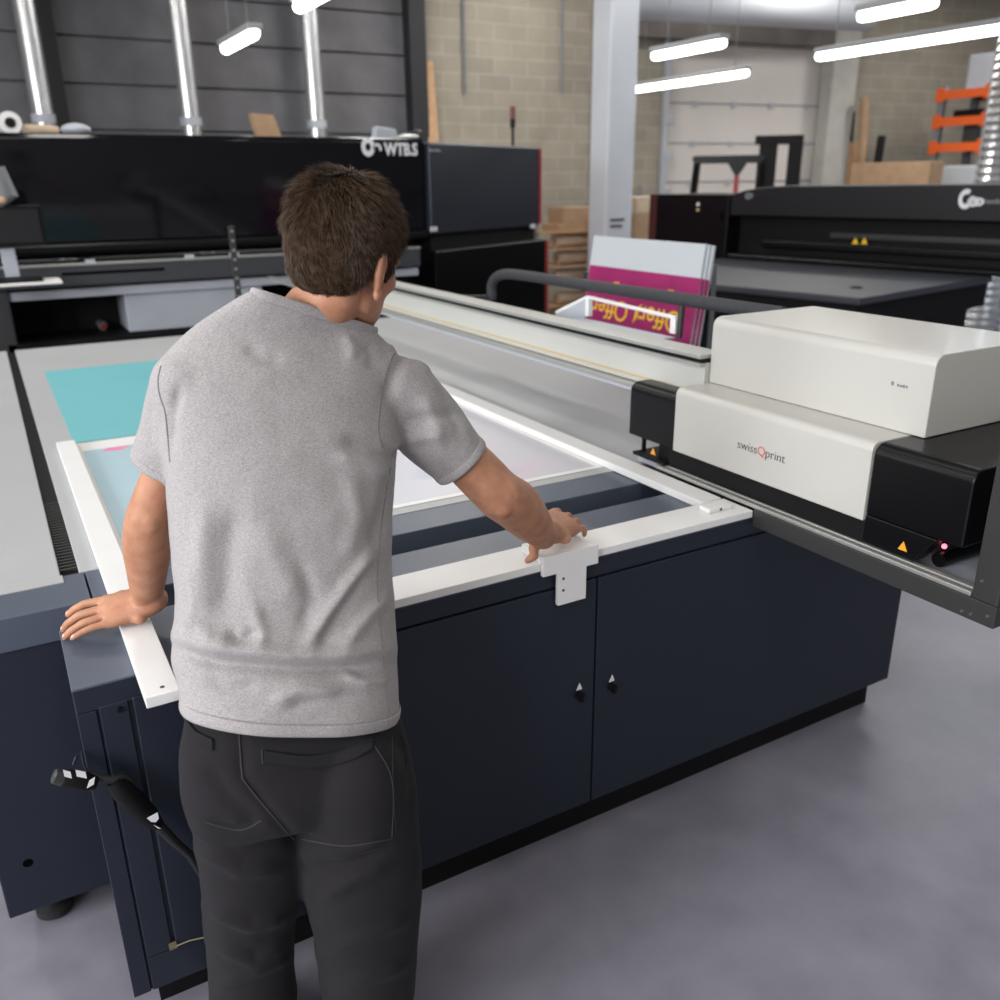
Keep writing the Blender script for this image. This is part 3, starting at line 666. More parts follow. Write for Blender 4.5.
for i in range(7): eb(k, s_+i*0.02, s_+i*0.02+0.013, -0.004, 0.001, z_-0.01, z_+(0.012 if i in (0, 4) else 0.004))
obj('small_lettering', k, M_lightb, eu)
# emblem and letters on the hood
def ring(mb, c, ux, uy, n, r, rin, a0=0, a1=360, seg=20, ry=1.0):
    c = Vector(c); ux = Vector(ux).normalized(); uy = Vector(uy).normalized(); n = Vector(n).normalized()
    for i in range(seg):
        t0 = math.radians(a0+(a1-a0)*i/seg); t1 = math.radians(a0+(a1-a0)*(i+1)/seg)
        f = lambda r_, t: c+ux*(r_*math.cos(t))+uy*(r_*math.sin(t)*ry)
        mb.prism([f(rin, t0), f(r, t0), f(r, t1), f(rin, t1)], n*0.003)
    return mb
Yl = YH-0.012
P = ony(368, 147, Yl); sc = 7.4/FPX
k = MB(); ring(k, (P.x, Yl-0.003, P.z), (1, 0, 0), (0, 0, 1), (0, 1, 0), 8*sc*0.8, 3.5*sc*0.8, 0, 360, 24, 1.25)
P2 = ony(377, 148.5, Yl); ring(k, (P2.x, Yl-0.003, P2.z), (1, 0, 0), (0, 0, 1), (0, 1, 0), 4.4*sc, 2.2*sc, -30, 200, 16)
obj('emblem', k, M_logo, bp_)
P = ony(385, 155, Yl); Q = ony(421, 155, Yl)
text_part('lettering', 'WTB.S', (Q.x-P.x)*0.40, (P.x, Yl-0.002, P.z), (1, 0, 0), (0, 0.0, 1), M_logo, bp_, 0.003, squash=0.78, thin=0.004)
# signal lamp on the end unit
s_, _ = onA(499, 130, 0.4); P = A+Bd*s_+Vector((0, 0.4, 0)); zt = zt2
z1 = ony(499, 106, P.y).z; z2 = ony(499, 122, P.y).z
sl = thing('signal_tower', 'thin signal lamp with red top standing on the dark end cabinet', 'signal lamp', (P.x, P.y, zt))
obj('pole', MB().cyl((P.x, P.y, zt), (P.x, P.y, z2), 0.014, 10), M_black, sl, smooth=True)
obj('black_segment', MB().cyl((P.x, P.y, z2-0.05), (P.x, P.y, z2+0.03), 0.026, 14), M_black, sl, smooth=True)
obj('red_lens', MB().cyl((P.x, P.y, z2+0.031), (P.x, P.y, z1), 0.026, 14), mat('red_lens', (120, 60, 56), 0.4), sl, smooth=True)
# operator screen at the far left
mo = thing('operator_screen', 'dark operator screen on a white arm at the left edge', 'monitor', (ony(14, 270, YB-0.35).x, YB-0.35, 0))
def om(x, y, Y=YB-0.35): return ony(x, y, Y)
a = om(-45, 240); b = om(40, 206)
obj('screen_housing', MB().box(a.x, b.x, YB-0.36, YB-0.32, om(20, 246).z, om(20, 205).z), M_black, mo, bevel=0.008)
obj('display', MB().box(a.x+0.02, b.x-0.02, YB-0.362, YB-0.359, om(20, 244).z+0.01, om(20, 207).z-0.012), M_screen, mo)
p = om(5, 249, YB-0.3); q = om(15, 277, YB-0.3)
obj('arm', MB().prism([(p.x-0.03, YB-0.3, p.z), (p.x+0.05, YB-0.3, p.z), (q.x+0.03, YB-0.3, q.z), (q.x-0.05, YB-0.3, q.z)], (0, 0.03, 0)), M_lightb, mo, bevel=0.004)
a = om(-40, 282); b = om(61, 280)
obj('keyboard_tray', MB().box(a.x, b.x, YB-0.45, YB-0.2, b.z-0.014, b.z+0.004), M_white, mo, bevel=0.004)
obj('keyboard', MB().box(a.x+0.05, b.x-0.1, YB-0.43, YB-0.24, b.z+0.0045, b.z+0.022), M_matblk, mo, bevel=0.003)
obj('stand_post', MB().box(a.x+0.1, a.x+0.18, YB-0.32, YB-0.24, 0.03, b.z-0.015), M_dark, mo)
obj('stand_foot', MB().box(a.x-0.1, a.x+0.4, YB-0.4, YB-0.16, 0.0, 0.03), M_dark, mo, bevel=0.006)
p = om(-2, 182); obj('operator_lamp', MB().tube([(p.x-0.03, YB-0.34, om(20, 205).z), (p.x+0.02, YB-0.34, p.z-0.07), (p.x+0.0, YB-0.34, p.z+0.08)], [0.03, 0.075, 0.05], 14), M_grey, mo, smooth=True)
p = om(3, 200, YB-0.42); obj('lamp_knob', MB().ell((p.x, p.y+0.02, p.z), 0.022, 0.022, 0.022), M_wood, mo, smooth=True)
# measuring pole at the far table edge
a = ony(231, 226, 5.58); b = ony(243, 312, 5.58)
mp_ = thing('gauge_pole', 'thin dark pole with silver dots standing at the far table edge', 'pole', (b.x, 5.58, 0))
obj('pole', MB().box(a.x-0.018, a.x+0.018, 5.575, 5.595, 0.0, a.z), M_dark, mp_, bevel=0.003)
k = MB()
for i in range(11): z = a.z-0.03-i*0.055; k.cyl((a.x, 5.573, z), (a.x, 5.576, z), 0.009, 10)
obj('silver_dots', k, M_steel, mp_)
# things on top of the back printer
zt = ony(200, 135, YH).z
def ot(x, y): return ony(x, y, YH+0.5)
def onroll(name, label, cat, m, f): pass
P = ot(8, 121); r = 0.07
t = thing('film_roll', 'white film roll with dark core on top of the black printer at the far left', 'roll', (P.x, YH+0.3, zt))
obj('film', MB().lathe((P.x, YH+0.25, zt+r+0.001), (0, 1, 0), [(0.03, 0), (r, 0.0), (r, 0.6), (0.03, 0.6)], 24), M_white, t, smooth=True)
obj('core', MB().lathe((P.x, YH+0.24, zt+r+0.001), (0, 1, 0), [(0.018, 0), (0.032, 0), (0.032, 0.02), (0.018, 0.02)], 20), M_matblk, t, smooth=True)
P = ot(24, 118)
tag(obj('paper_bundle', MB().tube([(P.x+0.02, YH+0.95, zt+0.052), (P.x+0.12, YH+0.98, zt+0.055), (P.x+0.24, YH+1.0, zt+0.05)], [0.05, 0.05, 0.045], 14), M_brown, smooth=True), 'crumpled pale paper bundle beside the white film roll', 'paper')
P = ot(68, 128)
tag(obj('cloth', MB().ell((P.x+0.05, YH+0.5, zt+0.046), 0.10, 0.1, 0.045), M_lightb, smooth=True), 'small grey-white cloth heap on the black printer beside the first duct', 'cloth')
a = ot(252, 113); b = ot(276, 115)
tag(obj('carton', MB().prism([(a.x+0.03, YH+0.45, zt+0.001), (b.x+0.02, YH+0.45, zt+0.001), (b.x-0.02, YH+0.5, b.z), (a.x, YH+0.5, a.z)], (0, 0.12, 0)), M_card), 'small brown carton on top of the black printer', 'box')
a = ot(370, 130); b = ot(384, 127)
tag(obj('cutting_tool', MB().prism([(a.x, YH+0.4, zt+0.001), (b.x+0.1, YH+0.4, zt+0.001), (b.x+0.06, YH+0.4, b.z-0.02), (a.x+0.02, YH+0.4, b.z)], (0, 0.1, 0)), M_lightb, bevel=0.01), 'small grey box on the black printer above its white emblem', 'box')
a = ot(389, 136); b = ot(403, 138)
tag(obj('tray', MB().ell(((a.x+b.x)/2, YH+0.25, zt+0.022), 0.09, 0.08, 0.02), M_white, smooth=True), 'small white tray lying on the black printer above the lettering', 'tray')
a = ot(404, 128); b = ot(414, 134)
tag(obj('cable_coil', MB().tube([((a.x+b.x)/2+0.07*math.cos(i*0.55), YH+0.45+0.06*math.sin(i*0.55), zt+0.02+0.005*i) for i in range(14)], 0.014, 8), M_dark, smooth=True), 'dark cable coil on the right end of the black printer top', 'cable')

# ------------------------------------------------------------------ posters on a trolley behind the gantry
XPz = 2.95
tl = onx(594, 236, XPz); tr_ = onx(706, 244, XPz); brp = onx(702, 338, XPz-0.12)
yl, yr = tl.y, tr_.y; zt = (tl.z+tr_.z)/2
lean_ = 0.10; zb = 0.62
def brd(x): 
    return [Vector((x-lean_, yl+0.02, zb+0.012)), Vector((x-lean_, yr-0.0, zb+0.012)), Vector((x, yr, zt)), Vector((x, yl, zt))]
tro = thing('trolley', 'low grey trolley holding the upright posters behind the gantry', 'trolley', (XPz, (yl+yr)/2, 0))
obj('deck', MB().box(XPz-0.35, XPz+0.35, yr-0.15, yl+0.15, zb-0.05, zb-0.001), M_grey, tro, bevel=0.006)
obj('back_frame', MB().tube([(XPz+0.16, yl-0.1, zb), (XPz+0.16, yl-0.1, zt-0.12), (XPz+0.16, yr+0.1, zt-0.12), (XPz+0.16, yr+0.1, zb)], 0.014, 10), M_grey, tro, smooth=True)
for sx in (-0.3, 0.3):
    for yy in (yr-0.08, yl+0.08):
        obj('leg', MB().box(XPz+sx-0.02, XPz+sx+0.02, yy-0.02, yy+0.02, 0.1, zb-0.05), M_grey, tro)
        obj('castor', MB().lathe((XPz+sx, yy-0.02, 0.05), (0, 1, 0), [(0.015, 0), (0.05, 0.004), (0.05, 0.036), (0.015, 0.04)], 18), M_rubber, tro, smooth=True)
labs = ('front white board printed with a magenta band and gold writing', 'second white board standing just behind the magenta one', 'rearmost white board in the upright stack behind the magenta poster')
for i in range(3):
    dx = i*0.015; q = [p+Vector((dx, -0.012*i, -0.004*i)) for p in brd(XPz)]
    po = thing('poster_board', labs[i], 'poster', tuple((q[0]+q[1])/2), 'boards standing on the trolley')
    obj('board', MB().prism(q, (0.012, 0, 0)), M_board, po)
    nrm = (q[1]-q[0]).cross(q[3]-q[0]).normalized(); 
    if nrm.x > 0: nrm = -nrm
    uy = (q[3]-q[0]); ht = uy.length; uy.normalize(); ux = (q[1]-q[0]).normalized()
    zmag = onx(650, 272, XPz).z; hh = ht*(zmag-zb)/(zt-zb)
    W = (q[1]-q[0]).length
    b0 = q[0]+nrm*0.0008+ux*0.004
    obj('magenta_band', MB().prism([b0, b0+ux*(W-0.012), b0+ux*(W-0.012)+uy*hh, b0+uy*hh], nrm*0.0008), M_magenta, po)
    if i == 0:
        P = onx(645, 318, XPz-0.06); Q = onx(592, 307, XPz-0.06)
        rw_ = abs(Q.y-P.y)
        hz = (P-q[0]).dot(uy)
        for s0, dn, tx in ((0.44, 0.0, 'Offer'), (0.90, -0.002, 'Offer')):
            text_part('gold_lettering', tx, 0.15, q[0]+nrm*0.0022+ux*(W*s0)+uy*(hz+0.045+dn), -ux, -uy, M_gold, po, 0.001)
        for s0 in (0.05, 0.5):
            o0 = q[0]+nrm*0.0022+ux*(W*s0)+uy*(hz-0.05)
            obj('gold_swirl', MB().tube([o0, o0+ux*0.02+uy*0.03, o0+ux*0.02+uy*0.07, o0+ux*0.05+uy*0.10], [0.004, 0.012, 0.012, 0.003], 8), M_gold, po)
        for s0 in (0.27, 0.75):
            o0 = q[0]+nrm*0.002+ux*(W*s0)+uy*(hz+0.13)
            k = MB()
            for j in range(4): k.ell(o0+ux*(0.012*j)+uy*(0.006*(j % 2)), 0.003, 0.007, 0.008, None, 8, 6)
            obj('gold_dots', k, M_gold, po)

# ------------------------------------------------------------------ black flatbed printer on the right
RA = Vector((4.88, 3.84, 0)); E1 = Vector((0.986, 0.164, 0)).normalized(); E2 = Vector((-E1.y, E1.x, 0))
def rp(u, v, z): return RA+E1*u+E2*v+Vector((0, 0, z))
def rbx(mb, u0, u1, v0, v1, z0, z1): return mb.box(u0, u1, v0, v1, z0, z1, xf=lambda p: rp(p.x, p.y, p.z))
def onr(x, y, u):
    d = ray(x, y); q = RA+E1*u; t = (q-C0).dot(E1)/d.dot(E1); P = C0+d*t; return (P-RA).dot(E2), P.z
fp = thing('black_flatbed_printer', 'wide black flatbed printer with long arched hood on the right', 'printer', tuple(rp(1.5, 1.2, 0)))
obj('table_top', rbx(MB(), 0, 1.95, 0.0, 2.55, 0.90, 0.95), mat('dark_table_top', (64, 66, 72), 0.4, var=0.03, scale=3), fp, bevel=0.008)
obj('table_skirt', rbx(MB(), 0.03, 1.95, 0.03, 2.52, 0.72, 0.899), M_matblk, fp)
obj('pedestal', rbx(MB(), 0.3, 2.3, 0.3, 2.45, 0.0, 0.719), M_matblk, fp)
q = onz(856, 288, 0.951); obj('table_cap', MB().lathe((q.x, q.y, 0.9505), (0, 0, 1), [(0.045, 0), (0.045, 0.006), (0.03, 0.014), (0.001, 0.015)], 16), M_matblk, fp, smooth=True)
UB = 1.9
vl, zl = onr(659, 194, UB); vm, zm = onr(731, 195, UB); vs_, zs_ = onr(745, 190, UB); vt, zt = onr(786, 185.5, UB); z_sl = onr(870, 219, UB)[1]
vR = -1.6; z_t2 = onr(1000, 186, UB)[1]
zt = max(zt, z_t2)
# hood: silhouette in the (v, z) plane, extruded along u
sil = [(vR, z_sl), (vR, zt-0.02), (vR+0.3, zt), (vt, zt), ((vt+vs_)/2, (zt+zs_)/2+0.008), (vs_, zs_), (vm, zm), (vm, z_sl)]
obj('hood', MB().prism([rp(UB, v, z) for v, z in sil], E1*0.85), mat('hood_black', (25, 24, 27), 0.42, spec=0.35), fp, bevel=0.012)
obj('left_cabinet', rbx(MB(), UB-0.02, UB+0.85, vm+0.004, vl, 0.55, zl), M_black, fp, bevel=0.01)
obj('left_foot', rbx(MB(), UB, UB+0.8, vm+0.02, vl-0.05, 0.0, 0.549), M_matblk, fp)
obj('side_panel', rbx(MB(), UB-0.024, UB+0.85, vl+0.001, vl+0.10, 0.6, zl-0.004), mat('brown_reflection', (66, 34, 30), 0.4), fp)  # brown reflection on the side face put into the panel colour
obj('recess_face', rbx(MB(), UB+0.18, UB+0.3, vR, vm-0.002, 0.951, z_sl-0.001), M_matblk, fp)
v0, z0 = onr(742, 212, UB+0.17); z1 = onr(742, 232, UB+0.17)[1]
obj('recess_bar', rbx(MB(), UB+0.12, UB+0.179, vR, vm-0.3, z1-0.13, z1-0.06), M_black, fp, bevel=0.015)
obj('recess_rail', rbx(MB(), UB+0.15, UB+0.179, vR, vm-1.0, z1-0.02, z1+0.03), M_dark, fp, bevel=0.005)
obj('lower_lip', rbx(MB(), UB-0.02, UB+0.18, vR, vm-0.01, 0.9505, 1.0), M_black, fp, bevel=0.02)
for xx in (855.5, 864.5):
    v, z = onr(xx, 241, UB+0.117)
    obj('warning_triangle', MB().prism([rp(UB+0.117, v+0.03, z-0.025), rp(UB+0.117, v-0.03, z-0.025), rp(UB+0.117, v, z+0.03)], -E1*0.003), M_yellow, fp)
v, z = onr(698, 207, UB-0.021); 
for dz, m_ in ((0.012, M_logo), (-0.04, M_brass)): obj('panel_label', rbx(MB(), UB-0.024, UB-0.02, v-0.016, v+0.016, z+dz, z+dz+0.028), m_, fp)
v, z = onr(722, 215, UB-0.021); obj('keyhole', rbx(MB(), UB-0.024, UB-0.0205, v-0.015, v+0.015, z-0.05, z+0.02), M_gap, fp)
# emblem
v, z = onr(966, 199, UB-0.002); pxm = 6.2/FPX; up = Vector((0, 0, 1))
k = MB(); ring(k, rp(UB-0.002, v, z), -E2, up, -E1, 10*pxm*0.8, 5*pxm*0.8, 60, 380, 24, 1.3)
ring(k, rp(UB-0.002, v-0.06, z-0.02), -E2, up, -E1, 6.5*pxm, 3.0*pxm, 0, 360, 18, 0.8); ring(k, rp(UB-0.002, v-0.10, z-0.02), -E2, up, -E1, 5.5*pxm, 2.6*pxm, 0, 360, 16, 0.8)
obj('emblem', k, M_logo, fp)
v2, z2 = onr(983, 202, UB-0.002); k = MB()
for i in range(12): rbx(k, UB-0.004, UB-0.001, v2-0.03*i-0.02, v2-0.03*i, z2-0.012, z2+(0.014 if i % 3 else 0.022))
obj('small_lettering', k, M_grey, fp)
v, z = onr(748, 196, UB-0.002); k = MB(); ring(k, rp(UB-0.002, v, z), -E2, up, -E1, 0.03, 0.012, 40, 360, 16); ring(k, rp(UB-0.002, v-0.035, z+0.004), -E2, up, -E1, 0.022, 0.008, 0, 360, 12)
obj('emblem', k, M_grey, fp)
# white pipe end beside the printer at the right edge
P = onz(998, 315, 0.95) if False else rp(0.6, -0.55, 0.0)

# ------------------------------------------------------------------ the man at the table
from mathutils.bvhtree import BVHTree
def catmull(rows, n):
    rows = [np.array(r, float) for r in rows]; out = []
    for i in range(len(rows)-1):
        a, b, c, d = rows[max(i-1, 0)], rows[i], rows[i+1], rows[min(i+2, len(rows)-1)]
        for k in range(n):
            t = k/n
            out.append(0.5*((2*b)+(c-a)*t+(2*a-5*b+4*c-d)*t*t+(3*b-a-3*c+d)*t**3))
    out.append(rows[-1]); return out
def loft(mb, rows, n=4, seg=32, pw=2.0):
    # row = centre(3), axis u(3), axis v(3)
    rings = []
    for r in catmull(rows, n):
        c, u, v = Vector(r[0:3]), Vector(r[3:6]), Vector(r[6:9]); ring = []
        for k in range(seg):
            t = 2*PI*k/seg; cx, sx = math.cos(t), math.sin(t)
            e = 2.0/pw
            ring.append(c+u*(math.copysign(abs(cx)**e, cx))+v*(math.copysign(abs(sx)**e, sx)))
        rings.append(ring)
    return mb.rings(rings)
def limb(mb, pts, n=5, seg=18, ref=Vector((0, 0, 1))):
    # pts = (position, r1, r2); circular-ish sweep, r1 along the side axis, r2 along the other
    rows = []
    for i, (p, r1, r2) in enumerate(pts):
        t = (Vector(pts[min(i+1, len(pts)-1)][0])-Vector(pts[max(i-1, 0)][0])).normalized()
        u = t.cross(ref)
        if u.length < 1e-3: u = t.cross(Vector((1, 0, 0)))
        u.normalize(); v = u.cross(t)
        rows.append(list(p)+list(u*r1)+list(v*r2))
    loft(mb, rows, n, seg)
    for (p, r1, r2) in (pts[0], pts[-1]):
        mb.ell(p, min(r1, r2), min(r1, r2), min(r1, r2), None, 12, 8)
    return mb
def remesh(mb, vox, it=4, fac=0.5):
    me = bpy.data.meshes.new('tmp'); me.from_pydata([tuple(p) for p in mb.v], [], mb.f); me.update()
    bm = bmesh.new(); bm.from_mesh(me); bmesh.ops.recalc_face_normals(bm, faces=bm.faces); bm.to_mesh(me); bm.free()
    o = bpy.data.objects.new('tmp', me); COL.objects.link(o)
    r = o.modifiers.new('r', 'REMESH'); r.mode = 'VOXEL'; r.voxel_size = vox
    if it: s = o.modifiers.new('s', 'SMOOTH'); s.factor = fac; s.iterations = it
    dg = bpy.context.evaluated_depsgraph_get(); dg.update()
    m2 = bpy.data.meshes.new_from_object(o.evaluated_get(dg)); bpy.data.objects.remove(o)
    return m2
def link_mesh(name, me, m, parent, label=None):
    off = wpos(parent)
    for v in me.vertices: v.co -= off
    me.materials.clear(); me.materials.append(m)
    for p in me.polygons: p.use_smooth = True; p.material_index = 0
    o = bpy.data.objects.new(name, me); COL.objects.link(o); o.parent = parent; me.name = name
    if label: o['label'] = label
    return o

def fabric(name, rgb, var, scale, bump, sheen=0.15, rough=0.9):
    m = bpy.data.materials.new(name); m.use_nodes = True
    nt = m.node_tree; b = nt.nodes['Principled BSDF']; L = nt.links
    b.inputs['Roughness'].default_value = rough; b.inputs['Specular IOR Level'].default_value = 0.2
    b.inputs['Sheen Weight'].default_value = sheen
    tc = nt.nodes.new('ShaderNodeTexCoord')
    n1 = nt.nodes.new('ShaderNodeTexNoise'); n1.inputs['Scale'].default_value = scale; n1.inputs['Detail'].default_value = 5; n1.inputs['Roughness'].default_value = 0.75
    mp = nt.nodes.new('ShaderNodeMapping'); mp.inputs['Scale'].default_value = (1.0, 1.0, 1.8)
    L.new(tc.outputs['Object'], mp.inputs['Vector']); L.new(mp.outputs['Vector'], n1.inputs['Vector'])
    cr = nt.nodes.new('ShaderNodeValToRGB'); c = lin(rgb)
    cr.color_ramp.elements[0].position = 0.36; cr.color_ramp.elements[0].color = tuple(v*(1-var) for v in c[:3])+(1,)
    cr.color_ramp.elements[1].position = 0.64; cr.color_ramp.elements[1].color = tuple(min(1, v*(1+var)) for v in c[:3])+(1,)
    L.new(n1.outputs['Fac'], cr.inputs['Fac']); L.new(cr.outputs['Color'], b.inputs['Base Color'])
    bp = nt.nodes.new('ShaderNodeBump'); bp.inputs['Strength'].default_value = bump; bp.inputs['Distance'].default_value = 0.003
    L.new(n1.outputs['Fac'], bp.inputs['Height'])
    n2 = nt.nodes.new('ShaderNodeTexNoise'); n2.inputs['Scale'].default_value = 14; n2.inputs['Detail'].default_value = 2
    L.new(tc.outputs['Object'], n2.inputs['Vector'])
    b2 = nt.nodes.new('ShaderNodeBump'); b2.inputs['Strength'].default_value = 0.35; b2.inputs['Distance'].default_value = 0.012
    L.new(n2.outputs['Fac'], b2.inputs['Height']); L.new(bp.outputs['Normal'], b2.inputs['Normal']); L.new(b2.outputs['Normal'], b.inputs['Normal'])
    return m
M_shirt = fabric('grey_heather_jersey', (161, 156, 156), 0.28, 300, 0.3)
M_trous = fabric('charcoal_twill', (33, 31, 34), 0.10, 420, 0.2, 0.03)
def skin_mat():
    m = bpy.data.materials.new('skin'); m.use_nodes = True
    nt = m.node_tree; b = nt.nodes['Principled BSDF']; L = nt.links
    b.inputs['Roughness'].default_value = 0.5; b.inputs['Subsurface Weight'].default_value = 0.12
    b.inputs['Subsurface Radius'].default_value = (0.01, 0.004, 0.002); b.inputs['Specular IOR Level'].default_value = 0.35
    tc = nt.nodes.new('ShaderNodeTexCoord')
    n1 = nt.nodes.new('ShaderNodeTexNoise'); n1.inputs['Scale'].default_value = 28; n1.inputs['Detail'].default_value = 5
    L.new(tc.outputs['Object'], n1.inputs['Vector'])
    cr = nt.nodes.new('ShaderNodeValToRGB'); e = cr.color_ramp.elements
    e[0].position = 0.3; e[0].color = lin((168, 116, 90)); e[1].position = 0.7; e[1].color = lin((192, 141, 112))
    L.new(n1.outputs['Fac'], cr.inputs['Fac']); L.new(cr.outputs['Color'], b.inputs['Base Color'])
    n2 = nt.nodes.new('ShaderNodeTexNoise'); n2.inputs['Scale'].default_value = 160; n2.inputs['Detail'].default_value = 3
    L.new(tc.outputs['Object'], n2.inputs['Vector'])
    bp = nt.nodes.new('ShaderNodeBump'); bp.inputs['Strength'].default_value = 0.25; bp.inputs['Distance'].default_value = 0.003
    L.new(n2.outputs['Fac'], bp.inputs['Height']); L.new(bp.outputs['Normal'], b.inputs['Normal'])
    return m
M_skin = skin_mat()
M_hair = mat('dark_brown_hair', (58, 45, 35), 0.9, var=0.4, scale=120, spec=0.03)
M_hairs = mat('brown_hair_strands', (70, 54, 41), 0.55, var=0.6, scale=90, spec=0.2)
M_nail = mat('nail', (222, 176, 156), 0.3)
M_shoe = mat('dark_shoe', (34, 34, 38), 0.6)
M_sole = mat('shoe_sole', (210, 208, 204), 0.6)

UX = Vector((1, 0, 0))
def trow(y, Lx, Rx, D, k, tau, slope=0.0, inset=0.0, psi=0.0):
    c = dep((Lx+Rx)/2, y, D); d = ray((Lx+Rx)/2, y); phi = math.atan2(d.x, d.y)-psi
    W = (Rx-Lx)/2*D/FPX-inset
    a = W/math.sqrt(math.cos(phi)**2+(k*math.sin(phi))**2); b = a*k
    u = Vector((math.cos(psi), -math.sin(psi), slope)).normalized()*a
    v = Vector((math.sin(psi)*math.cos(tau), math.cos(psi)*math.cos(tau), -math.sin(tau)))*b
    return list(c)+list(u)+list(v)
R_ = math.radians
TORSO = [  # y, left, right, depth, k, tilt, slope
    (742, 186, 405, 1.555, 0.64, R_(9), -0.27, 0, R_(8)),
    (712, 185, 403, 1.555, 0.64, R_(9), -0.27, 0, R_(8)),
    (688, 185, 400, 1.556, 0.63, R_(9), -0.20, 0, R_(8)),
    (662, 181, 398, 1.558, 0.62, R_(10), -0.12, 0, R_(7)),
    (640, 177, 396, 1.560, 0.62, R_(11), -0.06, 0, R_(6)),
    (600, 181, 394, 1.565, 0.61, R_(12), -0.04, 0, R_(5)),
    (550, 179, 394, 1.57, 0.60, R_(14), -0.03, 0, R_(4)),
    (500, 176, 397, 1.575, 0.58, R_(16), -0.03, 0, R_(3)),
    (450, 172, 401, 1.585, 0.56, R_(18), -0.05, 0, R_(2)),
    (410, 167, 404, 1.595, 0.53, R_(20), -0.08, 0, 0),
    (378, 166, 404, 1.60, 0.49, R_(24), -0.10, 0, 0),
    (352, 177, 394, 1.60, 0.47, R_(28), -0.12, 0, 0),
    (331, 206, 376, 1.592, 0.62, R_(34), -0.16, 0, 0),
    (316, 238, 360, 1.584, 0.88, R_(38), -0.20, 0, 0),
    (302, 268, 360, 1.582, 1.10, R_(35), -0.10, 0, 0),
    (280, 284, 360, 1.584, 1.15, R_(30), 0.0, 0, 0),
]
S_L = dep(191, 388, 1.50); E_L = dep(149, 516, 1.60); W_L = Vector((0.166, 1.728, 0.905))
S_R = dep(398, 392, 1.685); E_R = dep(499, 494, 1.80); W_R = Vector((1.0, 1.56, 0.918))
man = thing('person', 'man in grey T-shirt and dark trousers seen from behind, leaning on the white bars', 'person', (0.33, 1.33, 0))

# --- trousers ---
HIPS = [
    (680, 198, 386, 1.558, 0.58, R_(8), -0.08, 0, R_(8)), (712, 191, 396, 1.56, 0.59, R_(7), -0.08, 0, R_(8)), (745, 187, 407, 1.572, 0.61, R_(5), -0.06, 0, R_(8)), (775, 188, 413, 1.585, 0.60, R_(2), -0.04, 0, R_(8)), (800, 196, 412, 1.595, 0.48, 0.0, 0, 0, R_(8))]
LEGL = [(745, 190, 300, 1.580, 1.02), (775, 188, 302, 1.585, 1.08), (820, 194, 302, 1.605, 1.12), (870, 202, 303, 1.632, 1.08), (920, 206, 295, 1.665, 1.08), (965, 209, 293, 1.695, 1.06), (1000, 211, 297, 1.715, 1.05)]
LEGR = [(745, 298, 408, 1.592, 1.0), (775, 297, 413, 1.597, 1.02), (820, 299, 418, 1.61, 1.04), (870, 303, 420, 1.632, 1.02), (930, 315, 418, 1.67, 1.02), (965, 320, 417, 1.695, 1.02), (1000, 325, 414, 1.715, 1.02)]
def legrows(T, foot, scale=1.0):
    rows = [trow(y, l, r, D, k, 0.0) for y, l, r, D, k in T]
    rows = [[*r[0:3], *[q*scale for q in r[3:9]]] for r in rows]
    c = Vector(rows[-1][0:3]); r0 = Vector(rows[-1][3:6]).length
    for z, rr, dy in ((0.20, 0.94, 0.0), (0.10, 0.86, -0.005), (0.03, 0.84, -0.01)):
        t = (c.z-z)/c.z; p = c.lerp(Vector((foot[0], foot[1], 0)), t)
        rows.append([p.x, p.y+dy, z, r0*rr, 0, 0, 0, r0*rr*1.02, 0])
    return rows
cL = Vector(trow(*LEGL[-1][:4], 1, 0)[0:3]); cR = Vector(trow(*LEGR[-1][:4], 1, 0)[0:3])
FOOT_L = (cL.x-0.01, cL.y-0.01); FOOT_R = (cR.x+0.01, cR.y+0.01)
tm = MB()
loft(tm, [trow(*r) for r in HIPS], 4, 48, 2.3)
loft(tm, legrows(LEGL, FOOT_L), 4, 36, 2.2); loft(tm, legrows(LEGR, FOOT_R), 4, 36, 2.2)
for sx in (0.27, 0.73):     # seat
    y, l, r, D, k, tau = HIPS[3][:6]; c = dep(l+(r-l)*sx, 778, D); tm.ell(c+Vector((0, -0.035, 0.0)), 0.09, 0.09, 0.115, None, 18, 12)
me = remesh(tm, 0.006, 16)
def fold_val(p, folds):
    x, y = px(p); s = 0
    for pts, w, amp in folds:
        best = 1e9
        for i in range(len(pts)-1):
            ax, ay = pts[i]; bx_, by_ = pts[i+1]; dx, dy = bx_-ax, by_-ay
            t = max(0, min(1, ((x-ax)*dx+(y-ay)*dy)/(dx*dx+dy*dy)))
            # amplitude fades to the ends of the fold
            d2 = (x-ax-t*dx)**2+(y-ay-t*dy)**2
            g = (i+t)/(len(pts)-1); fade = min(1, 4*g+0.15, 4*(1-g)+0.15)
            v = d2/(w*w)-math.log(max(fade, 1e-3))
            if v < best: best = v
        if best < 9: s += amp*math.exp(-best)
    return s
def displace(me, folds, namp, nscale, seed=0, fk_=1.8):
    me.update()
    vn = [v.normal.copy() for v in me.vertices]
    for v, n in zip(me.vertices, vn):
        p = v.co.copy(); d = namp*noise.noise((p*nscale)+Vector((seed, 0, 0)))+namp*0.6*noise.noise(Vector((p.x*nscale*0.8, p.y*nscale*0.8, p.z*nscale*2.6))+Vector((seed+9, 3, 0)))
        if n.dot(p-C0) < 0: d += fk_*fold_val(p, folds)
        v.co = p+n*d
    me.update()
